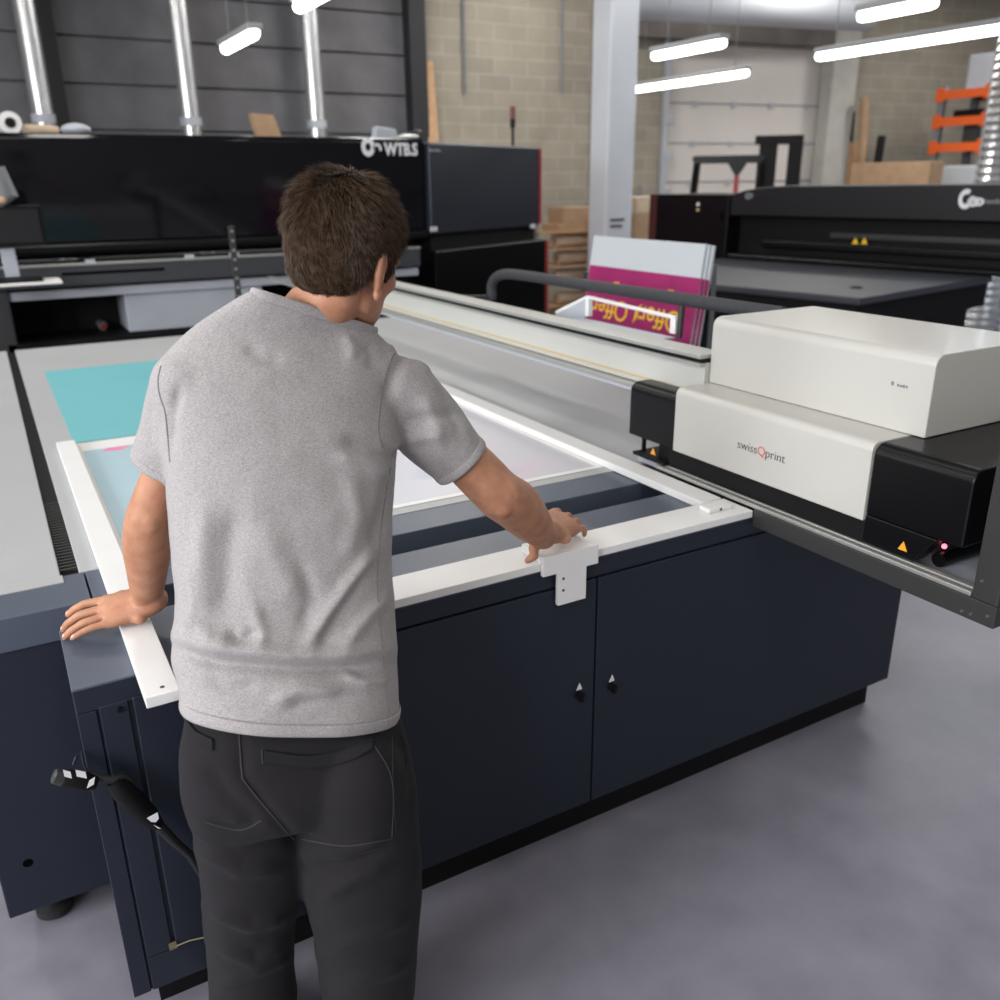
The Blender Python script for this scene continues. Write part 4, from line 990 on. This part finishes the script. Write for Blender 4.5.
TF = [([(205, 905), (250, 925), (290, 915)], 7, 0.006), ([(208, 940), (255, 962), (290, 940)], 7, 0.005), ([(215, 985), (260, 970), (292, 955)], 6, 0.005),
      ([(320, 900), (350, 880), (395, 862)], 8, 0.005), ([(322, 950), (370, 935), (412, 915)], 8, 0.005), ([(330, 985), (375, 975), (410, 965)], 6, 0.004),
      ([(195, 845), (240, 870), (285, 868)], 8, 0.006), ([(298, 852), (340, 852), (390, 842)], 6, 0.005), ([(302, 868), (345, 866), (385, 852)], 5, -0.005),
      ([(205, 822), (235, 830), (262, 822)], 6, -0.004), ([(205, 760), (230, 800), (262, 822)], 9, -0.003),
      ([(240, 727), (243, 775), (270, 812), (298, 845)], 7, -0.003)]
displace(me, TF, 0.005, 7.0, 3, 2.0)
bvh_t = BVHTree.FromPolygons([v.co.copy() for v in me.vertices], [tuple(p.vertices) for p in me.polygons])
trousers = link_mesh('trousers', me, M_trous, man)
def proj(pts, bvh, lift=0.0, n=6):
    out = []
    for q in catmull([(a, b) for a, b in pts], n):
        d = ray(q[0], q[1]).normalized(); h = bvh.ray_cast(C0, d)
        if h[0] is not None: out.append(h[0]+h[1].normalized()*lift if h[1].dot(d) < 0 else h[0]-h[1]*lift)
    return out
def seam(name, pts, bvh, r, m, parent, lift=0.0):
    P = proj(pts, bvh, lift)
    if len(P) > 2: return obj(name, MB().tube(P, r, 8), m, parent, smooth=True)
M_seam = mat('trouser_seam', (50, 48, 52), 0.9); M_slit = mat('pocket_slit', (16, 16, 18), 0.9)
seam('back_seam', [(239, 728), (242, 772), (246, 783), (269, 811), (294, 839)], bvh_t, 0.0016, M_seam, trousers, 0.0006)
def pocket(up, lo, extra):
    pu = proj(up, bvh_t, 0.002); pl_ = proj(lo, bvh_t, 0.003)
    n_ = min(len(pu), len(pl_)); mb = MB()
    vs = []; 
    for i in range(n_):
        nd = (pu[i]-C0).normalized()*-0.003
        vs += [pu[i]+nd, pl_[i]+nd, pu[i]-nd*2, pl_[i]-nd*2]
    fs = []
    for i in range(n_-1):
        a = 4*i; b = a+4; fs += [(a, a+1, b+1, b), (a+2, b+2, b+3, a+3), (a, b, b+2, a+2), (a+1, a+3, b+3, b+1)]
    fs += [(0, 2, 3, 1), (4*n_-4, 4*n_-3, 4*n_-1, 4*n_-2)]
    mb.add(vs, fs)
    p = obj('back_pocket', mb, M_trous, trousers, smooth=True)
    obj('opening', MB().tube([q+Vector((0, 0, 0.001)) for q in pu], 0.003, 8), M_slit, p, smooth=True)
    for e in extra: seam('stitching', e, bvh_t, 0.0012, M_seam, p, 0.0004)
pocket([(264, 752), (306, 757), (346, 751), (372, 741)], [(264, 762), (306, 767), (346, 762), (372, 749)], [[(262, 750), (263, 764)], [(302, 839), (346, 846), (391, 839)], [(374, 745), (392, 780), (392, 838)]])
pocket([(186, 718), (196, 732), (213, 741)], [(187, 728), (197, 741), (213, 750)], [[(214, 740), (213, 751)], [(205, 822), (240, 830), (262, 820)]])
seam('side_pocket', [(399, 732), (405, 748), (406, 765), (402, 785), (398, 797)], bvh_t, 0.0022, M_slit, trousers, 0.0002)
seam('stitching', [(392, 735), (393, 790), (396, 830)], bvh_t, 0.001, M_seam, trousers, 0.0004)
# --- shoes ---
for (fx, fy), sgn in ((FOOT_L, -1), (FOOT_R, 1)):
    s = MB(); a = R_(8)*sgn
    def fr(x, y, z): return Vector((fx+x*math.cos(a)+y*math.sin(a), fy-x*math.sin(a)+y*math.cos(a), z))
    rows = []
    for yy, w_, h_, zc in ((-0.085, 0.026, 0.03, 0.055), (-0.07, 0.036, 0.05, 0.072), (-0.02, 0.04, 0.06, 0.085), (0.04, 0.042, 0.048, 0.07), (0.1, 0.046, 0.034, 0.055), (0.15, 0.042, 0.026, 0.047), (0.185, 0.022, 0.016, 0.04)):
        rows.append([*fr(0, yy, zc), *(fr(w_, yy, 0)-fr(0, yy, 0)), 0, 0, h_])
    loft(s, rows, 4, 20)
    so_ = obj('shoe', s, M_shoe, man, smooth=True)
    s = MB(); rows = []
    for yy, w_ in ((-0.095, 0.02), (-0.08, 0.036), (-0.02, 0.041), (0.04, 0.043), (0.1, 0.048), (0.15, 0.045), (0.19, 0.024)):
        rows.append([*fr(0, yy, 0.0155), *(fr(w_, yy, 0)-fr(0, yy, 0)), 0, 0, 0.015])
    loft(s, rows, 4, 20, 3.5); obj('sole', s, M_sole, so_, smooth=True)

# --- T-shirt ---
tm = MB()
loft(tm, [trow(*r) for r in TORSO], 4, 56, 2.25)
def along(a, b, t): return Vector(a).lerp(Vector(b), t)
uL = (E_L-S_L); uR = (E_R-S_R)
SL_end = dep(163, 463, 1.565); SR_end = dep(460, 459, 1.755)
limb(tm, [(S_L+Vector((0.05, 0, 0.012)), 0.060, 0.07), (S_L, 0.062, 0.068), (along(S_L, SL_end, 0.5), 0.054, 0.062), (SL_end, 0.049, 0.058), (SL_end+(SL_end-S_L)*0.35, 0.049, 0.057)], 5, 28)
limb(tm, [(S_R+Vector((-0.06, 0, 0.015)), 0.066, 0.072), (S_R+Vector((0.0, 0, -0.010)), 0.070, 0.076), (along(S_R, SR_end, 0.5)+Vector((0, 0, -0.004)), 0.070, 0.075), (SR_end, 0.061, 0.063), (SR_end+(SR_end-S_R)*0.35, 0.059, 0.061)], 5, 28)
me = remesh(tm, 0.006, 8)
SF = [([(170, 648), (215, 662), (290, 668), (345, 668), (385, 664)], 7, -0.009), ([(170, 634), (215, 648), (290, 656), (350, 655), (392, 650)], 9, 0.010),
      ([(378, 545), (345, 592), (305, 648)], 7, 0.007), ([(368, 568), (335, 618), (318, 652)], 6, -0.005), ([(392, 590), (360, 625), (338, 655)], 7, 0.005),
      ([(236, 505), (228, 560), (225, 622)], 13, -0.006), ([(205, 500), (202, 570), (205, 630)], 10, 0.005), ([(182, 610), (215, 638), (235, 640)], 7, 0.005), ([(225, 628), (240, 640), (262, 632)], 6, -0.005),
      ([(268, 702), (300, 690), (345, 692)], 7, 0.005), ([(285, 710), (315, 700), (360, 696)], 5, -0.003),
      ([(398, 448), (388, 500), (372, 552)], 8, -0.006), ([(340, 440), (372, 446), (402, 462)], 8, -0.005), ([(330, 455), (365, 462), (398, 480)], 7, 0.004),
      ([(392, 452), (410, 440), (445, 432)], 6, 0.004), ([(400, 425), (430, 418), (468, 412)], 7, -0.004),
      ([(402, 352), (394, 372), (386, 400)], 7, -0.005), ([(408, 346), (420, 362), (432, 372)], 5, 0.004), ([(385, 345), (392, 352), (398, 362)], 5, 0.004), ([(345, 335), (352, 348), (350, 362)], 6, 0.003), ([(365, 342), (372, 355), (370, 370)], 6, -0.003),
      ([(245, 345), (262, 358), (285, 362)], 8, -0.003), ([(180, 385), (172, 415), (170, 455)], 5, -0.005), ([(260, 520), (280, 570), (300, 600)], 14, 0.003),
      ([(190, 560), (196, 600), (188, 640)], 6, 0.004), ([(250, 600), (262, 632), (258, 650)], 7, 0.004), ([(300, 560), (312, 600), (300, 630)], 8, -0.003), ([(350, 470), (358, 520), (345, 560)], 9, 0.003), ([(205, 680), (230, 690), (262, 686)], 6, -0.003), ([(340, 672), (365, 682), (392, 680)], 5, 0.004), ([(420, 395), (436, 420), (440, 455)], 8, 0.004), ([(440, 385), (455, 410), (462, 440)], 6, -0.003), ([(150, 400), (148, 425), (152, 450)], 5, -0.003)]
def cut(bm, co, no, rad, keep=None):
    co = Vector(co); no = Vector(no).normalized()
    far = lambda q: keep is None or keep.find_nearest(q)[3] > 0.0065
    fs = [f for f in bm.faces if (f.calc_center_median()-co).length < rad and far(f.calc_center_median())]
    g = set(fs)
    for f in fs: g.update(f.edges); g.update(f.verts)
    bmesh.ops.bisect_plane(bm, geom=list(g), plane_co=co, plane_no=no, clear_outer=True)
    bad = [v for v in bm.verts if (v.co-co).dot(no) > 1e-5 and (v.co-co).length < rad and far(v.co)]
    bmesh.ops.delete(bm, geom=bad, context='VERTS')
tk = MB(); loft(tk, [trow(*r) for r in TORSO], 4, 56, 2.25)
torso_bvh = BVHTree.FromPolygons(tk.v, [f for f in tk.f])
bm = bmesh.new(); bm.from_mesh(me)
cut(bm, SL_end, SL_end-along(S_L, SL_end, 0.35), 0.12, torso_bvh)
cut(bm, SR_end, SR_end-along(S_R, SR_end, 0.35), 0.13, torso_bvh)
bm.to_mesh(me); bm.free()
displace(me, SF, 0.0042, 8.5, 1)
bm = bmesh.new(); bm.from_mesh(me)
kL, kR, kB = dep(181, 700, 1.49), dep(404, 712, 1.615), dep(300, 730, 1.445)
hem_n = (kR-kB).cross(kL-kB).normalized()
if hem_n.z > 0: hem_n = -hem_n
hem_c = Vector(trow(*TORSO[1])[0:3]); hem_c = hem_c-hem_n*(hem_c-kB).dot(hem_n)
cut(bm, hem_c, hem_n, 0.4)
kL, kR, kB = dep(277, 302, 1.575), dep(372, 331, 1.63), dep(312, 311, 1.50)
nk_n = (kR-kB).cross(kL-kB).normalized()
if nk_n.z < 0: nk_n = -nk_n
nk_c = (kL+kR+kB*2)/4
cut(bm, nk_c, nk_n, 0.16)
bm.to_mesh(me); bm.free()
bvh_s = BVHTree.FromPolygons([v.co.copy() for v in me.vertices], [tuple(p.vertices) for p in me.polygons])
# boundary loop at the neck for the collar
shirt = link_mesh('t_shirt', me, M_shirt, man)
so2 = shirt.modifiers.new('Solidify', 'SOLIDIFY'); so2.thickness = 0.0022; so2.offset = -1
so2 = shirt.modifiers.new('Sub', 'SUBSURF'); so2.levels = 1; so2.render_levels = 1
off = wpos(man); 
def border_near(me, c, rad):
    cnt = {}
    for p in me.polygons:
        vs = list(p.vertices)
        for i in range(len(vs)):
            e = tuple(sorted((vs[i], vs[(i+1) % len(vs)]))); cnt[e] = cnt.get(e, 0)+1
    ids = {i for e, n_ in cnt.items() if n_ == 1 for i in e}
    return [me.vertices[i].co+off for i in ids if (me.vertices[i].co+off-Vector(c)).length < rad]
def ring_tube(pts, n, rad, sm=3, count=64, h=None):
    c = sum(pts, Vector())/len(pts); n = Vector(n).normalized(); u = n.orthogonal().normalized(); w = n.cross(u)
    pts = sorted(pts, key=lambda p: math.atan2((p-c).dot(w), (p-c).dot(u)))
    k = len(pts); P = [pts[int(i*k/count)] for i in range(count)]
    for _ in range(sm): P = [(P[i-1]+P[i]*2+P[(i+1) % count])/4 for i in range(count)]
    mb = MB(); prof = 10; o = 0
    for i, p in enumerate(P):
        rd = (p-c); rd -= n*rd.dot(n); rd.normalize()
        for j in range(prof):
            t = 2*PI*j/prof
            mb.v.append(p+rd*(rad[0]*math.cos(t))+n*(rad[1]*math.sin(t)))
    for i in range(count):
        for j in range(prof):
            a = i*prof+j; b = i*prof+(j+1) % prof; c_ = ((i+1) % count)*prof+(j+1) % prof; d = ((i+1) % count)*prof+j
            mb.f.append((a, b, c_, d))
    return mb
bd = border_near(me, nk_c, 0.16)
if len(bd) > 20: o = obj('neck_band', ring_tube(bd, nk_n, (0.0035, 0.010)), M_shirt, shirt); o.data.shade_smooth()
bd = [q for q in border_near(me, SL_end, 0.09) if abs((q-SL_end).dot((SL_end-S_L).normalized())) < 0.012]
if len(bd) > 20: o = obj('cuff', ring_tube(bd, SL_end-S_L, (0.0022, 0.009)), M_shirt, shirt); o.data.shade_smooth()
bd = [q for q in border_near(me, SR_end, 0.11) if abs((q-SR_end).dot((SR_end-S_R).normalized())) < 0.012]
if len(bd) > 20: o = obj('cuff', ring_tube(bd, SR_end-S_R, (0.0022, 0.010)), M_shirt, shirt); o.data.shade_smooth()
bd = border_near(me, hem_c, 0.4)
bd = [p for p in bd if abs((p-hem_c).dot(hem_n)) < 0.01]
if len(bd) > 20: o = obj('hem', ring_tube(bd, hem_n, (0.0022, 0.011), 2, 120), M_shirt, shirt); o.data.shade_smooth()
M_sseam = mat('shirt_seam', (122, 118, 120), 0.9)
seam('seam', [(399, 347), (390, 362), (383, 385), (379, 410), (378, 432), (383, 448)], bvh_s, 0.0014, M_sseam, shirt, 0.0)
seam('seam', [(161, 366), (158, 380), (160, 396), (165, 412), (168, 440), (170, 462)], bvh_s, 0.0014, M_sseam, shirt, 0.0)
seam('seam', [(390, 468), (382, 520), (377, 580), (381, 640), (386, 690), (388, 720)], bvh_s, 0.0012, M_sseam, shirt, 0.0)

# --- body: head, neck, trunk, arms, hands and legs in one skin ---
bmx = MB()
trs = [trow(*r[:7], 0.036, r[8]) for r in TORSO[1:-3]]
loft(bmx, trs, 3, 36, 2.2)
loft(bmx, [trow(*r[:7], 0.036, r[8]) for r in HIPS[1:]], 3, 36, 2.2)
loft(bmx, legrows(LEGL, FOOT_L, 0.72), 3, 24); loft(bmx, legrows(LEGR, FOOT_R, 0.72), 3, 24)
for f in (FOOT_L, FOOT_R): limb(bmx, [(Vector((f[0], f[1]-0.04, 0.06)), 0.03, 0.03), (Vector((f[0], f[1]+0.05, 0.055)), 0.032, 0.028), (Vector((f[0], f[1]+0.13, 0.045)), 0.032, 0.016)], 3, 14)
def arm(S, E, W, bulge, r):
    m1 = along(S, E, 0.5); m2 = along(E, W, 0.3)+bulge*0.6; m3 = along(E, W, 0.65)+bulge*0.3
    limb(bmx, [(S, 0.046, 0.046), (m1, r[0], r[0]), (along(S, E, 0.85), r[1], r[1]), (E, r[2], r[2]), (m2, r[3], r[3]), (m3, r[4], r[4]), (W, r[5], r[6])], 6, 24)
arm(S_L, E_L, W_L, Vector((-0.004, -0.002, 0)), (0.034, 0.038, 0.0405, 0.0445, 0.038, 0.030, 0.024))
arm(S_R, E_R, W_R, Vector((0.008, 0.0, 0.008)), (0.048, 0.051, 0.052, 0.054, 0.047, 0.037, 0.031))
bmx.ell(E_L+Vector((-0.002, -0.026, 0)), 0.02, 0.02, 0.026); bmx.ell(E_R+Vector((-0.008, -0.03, -0.018)), 0.022, 0.022, 0.022)
nails = []
def hand(W, f, n, left, curl, spread, thumb, arch=0.0, k=1.0):
    f = Vector(f).normalized(); n = Vector(n); n = (n-f*n.dot(f)).normalized(); s = f.cross(n) if left else n.cross(f)
    P = lambda a, b, c: W+(f*a+s*b+n*c)*k
    rows = []
    bmx.ell(W, 0.027*k, 0.027*k, 0.026*k, None, 14, 10)
    for a, wd_, th, b, c in ((-0.022, 0.015, 0.014, 0, 0.004), (-0.010, 0.025, 0.021, 0, 0.001), (0.012, 0.031, 0.021, 0.0, -0.004), (0.04, 0.037, 0.0185, 0.002, -0.006), (0.068, 0.041, 0.016, 0.002, -0.005+arch), (0.09, 0.040, 0.0125, 0.001, -0.004+arch)):
        c0 = P(a, b, c); rows.append([*c0, *(s*wd_*k), *(n*th*k)])
    loft(bmx, rows, 4, 24, 2.3)
    bmx.ell(P(0.03, 0.027, -0.010), 0.02, 0.02, 0.017)       # thumb base
    bmx.ell(P(0.03, -0.026, -0.010), 0.016, 0.02, 0.014)     # little-finger side
    data = ((0.033, 0.087, (0.043, 0.026, 0.021), 0.0090), (0.0115, 0.092, (0.047, 0.030, 0.022), 0.0093), (-0.0105, 0.088, (0.043, 0.028, 0.021), 0.0088), (-0.031, 0.079, (0.034, 0.021, 0.019), 0.0078))
    for i, (b, a, ln, r) in enumerate(data):
        ln = [q*k for q in ln]; r *= k
        ang = spread[i]; d = (f*math.cos(ang)+s*math.sin(ang)); p = P(a-0.012, b*0.9, -0.003+arch); tot = 0
        pts = [(p, r*1.0, r*1.0)]; p = p+d*0.012
        bmx.ell(p+n*0.002, r*1.12, r*1.12, r*1.08, None, 12, 8)     # knuckle
        for j, l in enumerate(ln):
            tot += curl[i][j]; dd = d*math.cos(tot)-n*math.sin(tot)
            pts.append((p+dd*l*0.5, r*(0.97-0.07*j), r*(0.97-0.07*j))); q = p+dd*l
            rr = r*(0.98-0.1*(j+1)) if j == 2 else r*(1.0-0.06*(j+1))
            pts.append((q, rr, rr)); last = (p, dd, l, rr, tot); p = q
        limb(bmx, pts, 3, 14, ref=n)
        p0, dd, l, rr, tot = last; nn = (n*math.cos(tot)+d*math.sin(tot))
        nails.append((p0+dd*l*0.72+nn*rr*0.86, dd, nn, d.cross(n).normalized(), rr))
    tp = [t if isinstance(t, Vector) else P(*t) for t in thumb]
    limb(bmx, [(tp[0], 0.015, 0.015), (tp[1], 0.0125, 0.0125), (along(tp[1], tp[2], 0.5), 0.0112, 0.0112), (tp[2], 0.0112, 0.0112), (along(tp[2], tp[3], 0.5), 0.0108, 0.0098), (tp[3], 0.0078, 0.007)], 3, 14, ref=n)
    return P
cl = R_
HL = W_L+Vector((0.011, 0.000, -0.008))
hand(HL, (-0.95, 0.26, -0.14), (-0.05, -0.42, 1), True,
     [(R_(4), R_(20), R_(14)), (R_(6), R_(24), R_(16)), (R_(3), R_(21), R_(14)), (R_(-6), R_(15), R_(12))],
     (R_(7), R_(2), R_(-3), R_(-8)), ((0.02, 0.022, -0.010), (0.045, 0.042, -0.016), (0.066, 0.052, -0.022), (0.086, 0.055, -0.028)), 0.0, 1.06)
HR = W_R+Vector((0.018, 0.004, 0.006))
hand(HR, (0.84, 0.52, -0.04), (0.1, -0.42, 0.9), False,
     [(R_(19), R_(32), R_(18)), (R_(17), R_(33), R_(18)), (R_(13), R_(33), R_(18)), (R_(9), R_(28), R_(16))],
     (R_(5), R_(1), R_(-3), R_(-8)), ((0.014, 0.020, -0.012), W_R+Vector((-0.022, 0.006, -0.026)), onz(534, 556, 0.876), onz(527, 561, 0.864)), 0.0, 1.14)

# head
HB, HP = R_(56), R_(-16)
Hc = dep(345, 266, 1.575); HS = 1.06
hy = Vector((math.sin(HB)*math.cos(HP), math.cos(HB)*math.cos(HP), math.sin(HP)))
hx = Vector((math.cos(HB), -math.sin(HB), -0.06)); hx = (hx-hy*hx.dot(hy)).normalized(); hz = hx.cross(hy)
HM = Matrix((hx, hy, hz)).transposed()
def hp(x, y, z): return Hc+HM @ (Vector((x, y, z))*HS)
def he(x, y, z, a, b, c, n=24, m=16): bmx.ell(hp(x, y, z), a*HS, b*HS, c*HS, HM, n, m)
he(0, -0.012, 0.045, 0.077, 0.098, 0.085); he(0, 0.04, 0.0, 0.064, 0.056, 0.078); he(0, 0.03, -0.05, 0.058, 0.055, 0.045)
he(0, 0.042, -0.066, 0.048, 0.048, 0.034); he(0, 0.070, -0.084, 0.027, 0.020, 0.019); he(0, 0.066, -0.045, 0.036, 0.030, 0.034)
he(0, 0.062, 0.05, 0.058, 0.034, 0.04)
for s_ in (-1, 1):
    he(s_*0.045, 0.055, -0.012, 0.020, 0.026, 0.022); he(s_*0.03, 0.083, 0.028, 0.026, 0.013, 0.010); he(s_*0.031, 0.078, 0.014, 0.017, 0.017, 0.006); he(s_*0.031, 0.077, -0.002, 0.016, 0.016, 0.006)
    he(s_*0.050, 0.014, -0.052, 0.012, 0.030, 0.024); he(s_*0.016, 0.104, -0.022, 0.009, 0.012, 0.008)
    # ear: bowl plus rim
    th_ = R_(24)*s_; er = Matrix(((math.cos(th_), -math.sin(th_), 0), (math.sin(th_), math.cos(th_), 0), (0, 0, 1)))
    ec = Vector((s_*0.079, -0.012, -0.008)); ey = er @ Vector((0, 1, 0)); ex = er @ Vector((1, 0, 0))
    bmx.ell(hp(*(ec-ex*s_*0.002)), 0.0055*HS, 0.018*HS, 0.030*HS, HM @ er, 18, 12)
    rim = [hp(*(ec+ey*(0.003+0.019*math.cos(t)*(1.0 if math.sin(t) > 0 else 0.8))+Vector((0, 0, 0.033*math.sin(t)))+ex*s_*0.003)) for t in [PI*0.05+i*PI*1.25/14 for i in range(15)]]
    bmx.tube(rim, [0.0045]+[0.0058]*13+[0.005], 10)
    he(s_*0.079, -0.008, -0.042, 0.007, 0.010, 0.011)
    bmx.ell(hp(s_*0.072, -0.006, -0.010), 0.012*HS, 0.014*HS, 0.022*HS, HM, 14, 10)
bmx.tube([hp(0, 0.088, 0.026), hp(0, 0.104, 0.004), hp(0, 0.120, -0.020), hp(0, 0.112, -0.030)], [0.008, 0.0095, 0.013, 0.010], 14)
he(0, 0.095, -0.048, 0.021, 0.007, 0.005); he(0, 0.093, -0.057, 0.019, 0.007, 0.0055)
nb = Vector(trow(*TORSO[-4])[0:3])
limb(bmx, [(nb+Vector((0.0, -0.024, -0.05)), 0.048, 0.034), (nb+Vector((0.014, -0.006, 0.0)), 0.054, 0.044), (along(nb, hp(0, -0.02, -0.05), 0.5)+Vector((0.002, 0.0, 0.0)), 0.055, 0.050), (hp(0, -0.02, -0.05), 0.055, 0.058), (hp(0, -0.014, 0.0), 0.055, 0.060)], 5, 26, ref=Vector((0, 1, 0)))
me = remesh(bmx, 0.003, 9, 0.5)
bm = bmesh.new(); bm.from_mesh(me); HI = HM.inverted(); fv = []
for v in bm.verts:
    q = (HI @ (v.co-Hc))/HS
    if 0.02 < q.y < 0.2 and -0.12 < q.z < 0.12 and abs(q.x) < 0.074: fv.append(v)
for _ in range(7): bmesh.ops.smooth_vert(bm, verts=fv, factor=0.5, use_axis_x=True, use_axis_y=True, use_axis_z=True)
bm.to_mesh(me); bm.free()
body = link_mesh('body', me, M_skin, man)
for s_ in (-1, 1):
    e = MB().ell(hp(s_*0.031, 0.0800, 0.006), 0.0125, 0.0120, 0.0085, HM, 16, 10); eo = obj('eye', e, M_white, man, smooth=True)
    obj('iris', MB().ell(hp(s_*0.031, 0.0905, 0.004), 0.0052, 0.003, 0.0052, HM, 14, 8), M_matblk, eo, smooth=True)
    b_ = MB().tube([hp(s_*0.014, 0.098, 0.026), hp(s_*0.03, 0.099, 0.032), hp(s_*0.048, 0.086, 0.026)], [0.003, 0.0038, 0.0022], 8); obj('eyebrow', b_, M_hair, man, smooth=True)
for i, (p, dd, nn, ss, rr) in enumerate(nails):
    obj('fingernail', MB().ell(p, rr*0.68, rr*0.85, rr*0.22, Matrix((ss, dd, nn)).transposed(), 12, 8), M_nail, man, smooth=True)

# hair: a cap and many short strands
rng = random.Random(5)
def scalp(d, grow=0.0):
    # point on the cranium in direction d (head space, about the cranium centre)
    c = Vector((0, -0.014, 0.028)); r = Vector((0.079+grow, 0.099+grow, 0.103+grow))
    k = 1/math.sqrt((d.x/r.x)**2+(d.y/r.y)**2+(d.z/r.z)**2); return c+d*k
def hmask(p):
    # >0 where hair grows
    y, z, x = p.y, p.z, abs(p.x)
    if y > 0.045: line = 0.060+max(0, (y-0.045))*0.6-max(0, x-0.045)*0.8
    elif y > 0.022: line = -0.012 if y < 0.036 else 0.02
    elif y > -0.03: line = 0.028 if y > -0.026 else 0.0
    else: line = -0.030-0.026*min(1, (-y-0.03)/0.03)
    return z-line
cap = bmesh.new(); bmesh.ops.create_icosphere(cap, subdivisions=6, radius=1)
bad = []
for v in cap.verts:
    d = v.co.normalized(); p = scalp(d); m_ = hmask(p)
    if m_ < -0.004: bad.append(v)
    top = max(0, min(1, (p.z-0.03)/0.08)); th = 0.005+0.012*top+0.003*noise.noise(p*45)+0.0015*noise.noise(p*110)
    th *= max(0.25, min(1, (m_+0.004)/0.02))
    v.co = hp(*scalp(d, th+0.002))
bmesh.ops.delete(cap, geom=bad, context='VERTS')
me = bpy.data.meshes.new('hair'); cap.to_mesh(me); cap.free()
hair = link_mesh('hair', me, M_hair, man)
sm = hair.modifiers.new('Solidify', 'SOLIDIFY'); sm.thickness = 0.006; sm.offset = -1
crown = Vector((0.012, -0.035, 0.135))
sv, sf = [], []
cnt = 0
while cnt < 15000:
    d = Vector((rng.gauss(0, 1), rng.gauss(0, 1), rng.gauss(0, 1))).normalized(); p = scalp(d, 0.006)
    if hmask(p) < 0.0: continue
    cnt += 1
    nrm = Vector((d.x/0.079, d.y/0.099, d.z/0.103)).normalized()
    away = (p-crown); away -= nrm*away.dot(nrm)
    if away.length < 1e-4: continue
    away.normalize(); top = max(0, min(1, (p.z-0.03)/0.08)); front = max(0, min(1, (p.y-0.01)/0.07))
    swirl = nrm.cross(away)*(0.45+0.8*noise.noise(p*32+Vector((3, 1, 7))))
    t = (away+swirl+Vector((rng.gauss(0, .22), rng.gauss(0, .22), rng.gauss(0, .22)))); t -= nrm*t.dot(nrm); t.normalize()
    clump = noise.noise(p*60)*0.55
    lift = 0.30+0.32*top+0.35*front*top+clump+rng.uniform(-0.1, 0.15)
    L_ = (0.024+0.014*top+0.026*front*top)*rng.uniform(0.7, 1.15)
    if hmask(p) < 0.02: L_ *= 0.6; lift *= 0.7
    base = scalp(d, 0.003+0.011*top); pts = []; q = base.copy(); dirv = (t+nrm*max(0.05, lift)).normalized()
    for j in range(5):
        pts.append(q.copy()); dirv = (dirv-nrm*0.10*(j > 0)+Vector((0, 0, -0.03))).normalized(); q = q+dirv*(L_/4)
    u = nrm.cross(t).normalized(); o = len(sv); wd_ = rng.uniform(0.0007, 0.0014)
    for j, q in enumerate(pts):
        w_ = wd_*(1-j/4.4)
        sv += [hp(*(q+u*w_)), hp(*(q-u*w_)), hp(*(q+nrm*w_*0.9))]
    for j in range(4):
        a = o+3*j
        sf += [(a, a+1, a+4, a+3), (a+1, a+2, a+5, a+4), (a+2, a, a+3, a+5)]
me = bpy.data.meshes.new('strands'); off = wpos(hair)
me.from_pydata([tuple(p-off) for p in sv], [], sf); me.update(); me.materials.append(M_hairs)
o = bpy.data.objects.new('strands', me); COL.objects.link(o); o.parent = hair; o['kind'] = 'stuff'
# stubble-dark sideburns are part of the cap's lower edge

# ------------------------------------------------------------------ camera, light
cam = bpy.data.cameras.new('camera'); cam.sensor_width = 36; cam.lens = FPX*36/1000; cam.clip_start = 0.05
co = bpy.data.objects.new('camera', cam); COL.objects.link(co)
Mx = Matrix((CR, CU, -CF)).transposed().to_4x4(); Mx.translation = C0; co.matrix_world = Mx
bpy.context.scene.camera = co
cam.dof.use_dof = True; cam.dof.focus_distance = 1.75; cam.dof.aperture_fstop = 3.2
sc = bpy.context.scene
wd = bpy.data.worlds.new('world'); sc.world = wd; wd.use_nodes = True
wd.node_tree.nodes['Background'].inputs[0].default_value = (0.8, 0.86, 1, 1); wd.node_tree.nodes['Background'].inputs[1].default_value = 0.16
def area(x, y, z, sx, sy, e, col=(1, 0.97, 0.93), rot=(0, 0, 0)):
    if x > 8.5 and y < 5.5: col = (0.84, 0.91, 1.0)
    l = bpy.data.lights.new('area', 'AREA'); l.shape = 'RECTANGLE'; l.size = sx; l.size_y = sy; l.energy = e; l.color = col
    o = bpy.data.objects.new('unseen_light', l); COL.objects.link(o); o.location = (x, y, z); o.rotation_euler = rot
    return o
for x, y, e in ((-3, 0.5, 60), (-3, 4, 60), (-2.5, 8.2, 85), (0.5, -2, 40), (0.5, 2.4, 22), (0.8, 6, 50), (4.5, -1, 26), (4.5, 3, 28), (4.0, 8.3, 100), (6.5, 9, 92), (9, 1, 70), (9, 5, 90), (9.5, 8.3, 105), (13.5, 2, 90), (13.0, 7.4, 105)):
    area(x, y, 4.5, 0.5, 2.2, e)
# unseen area lights added before the windowless left wall, lighting from the left
for y, e in ((-3.2, 330), (0.2, 390), (5.0, 150)):
    area(-5.9, y, 2.9, 1.8, 2.6, e, (0.93, 0.96, 1.0), (0, math.radians(-90), 0))
vs = sc.view_settings; vs.view_transform = 'Standard'; vs.look = 'None'; vs.exposure = -0.1; vs.gamma = 1.0; vs.use_curve_mapping = False
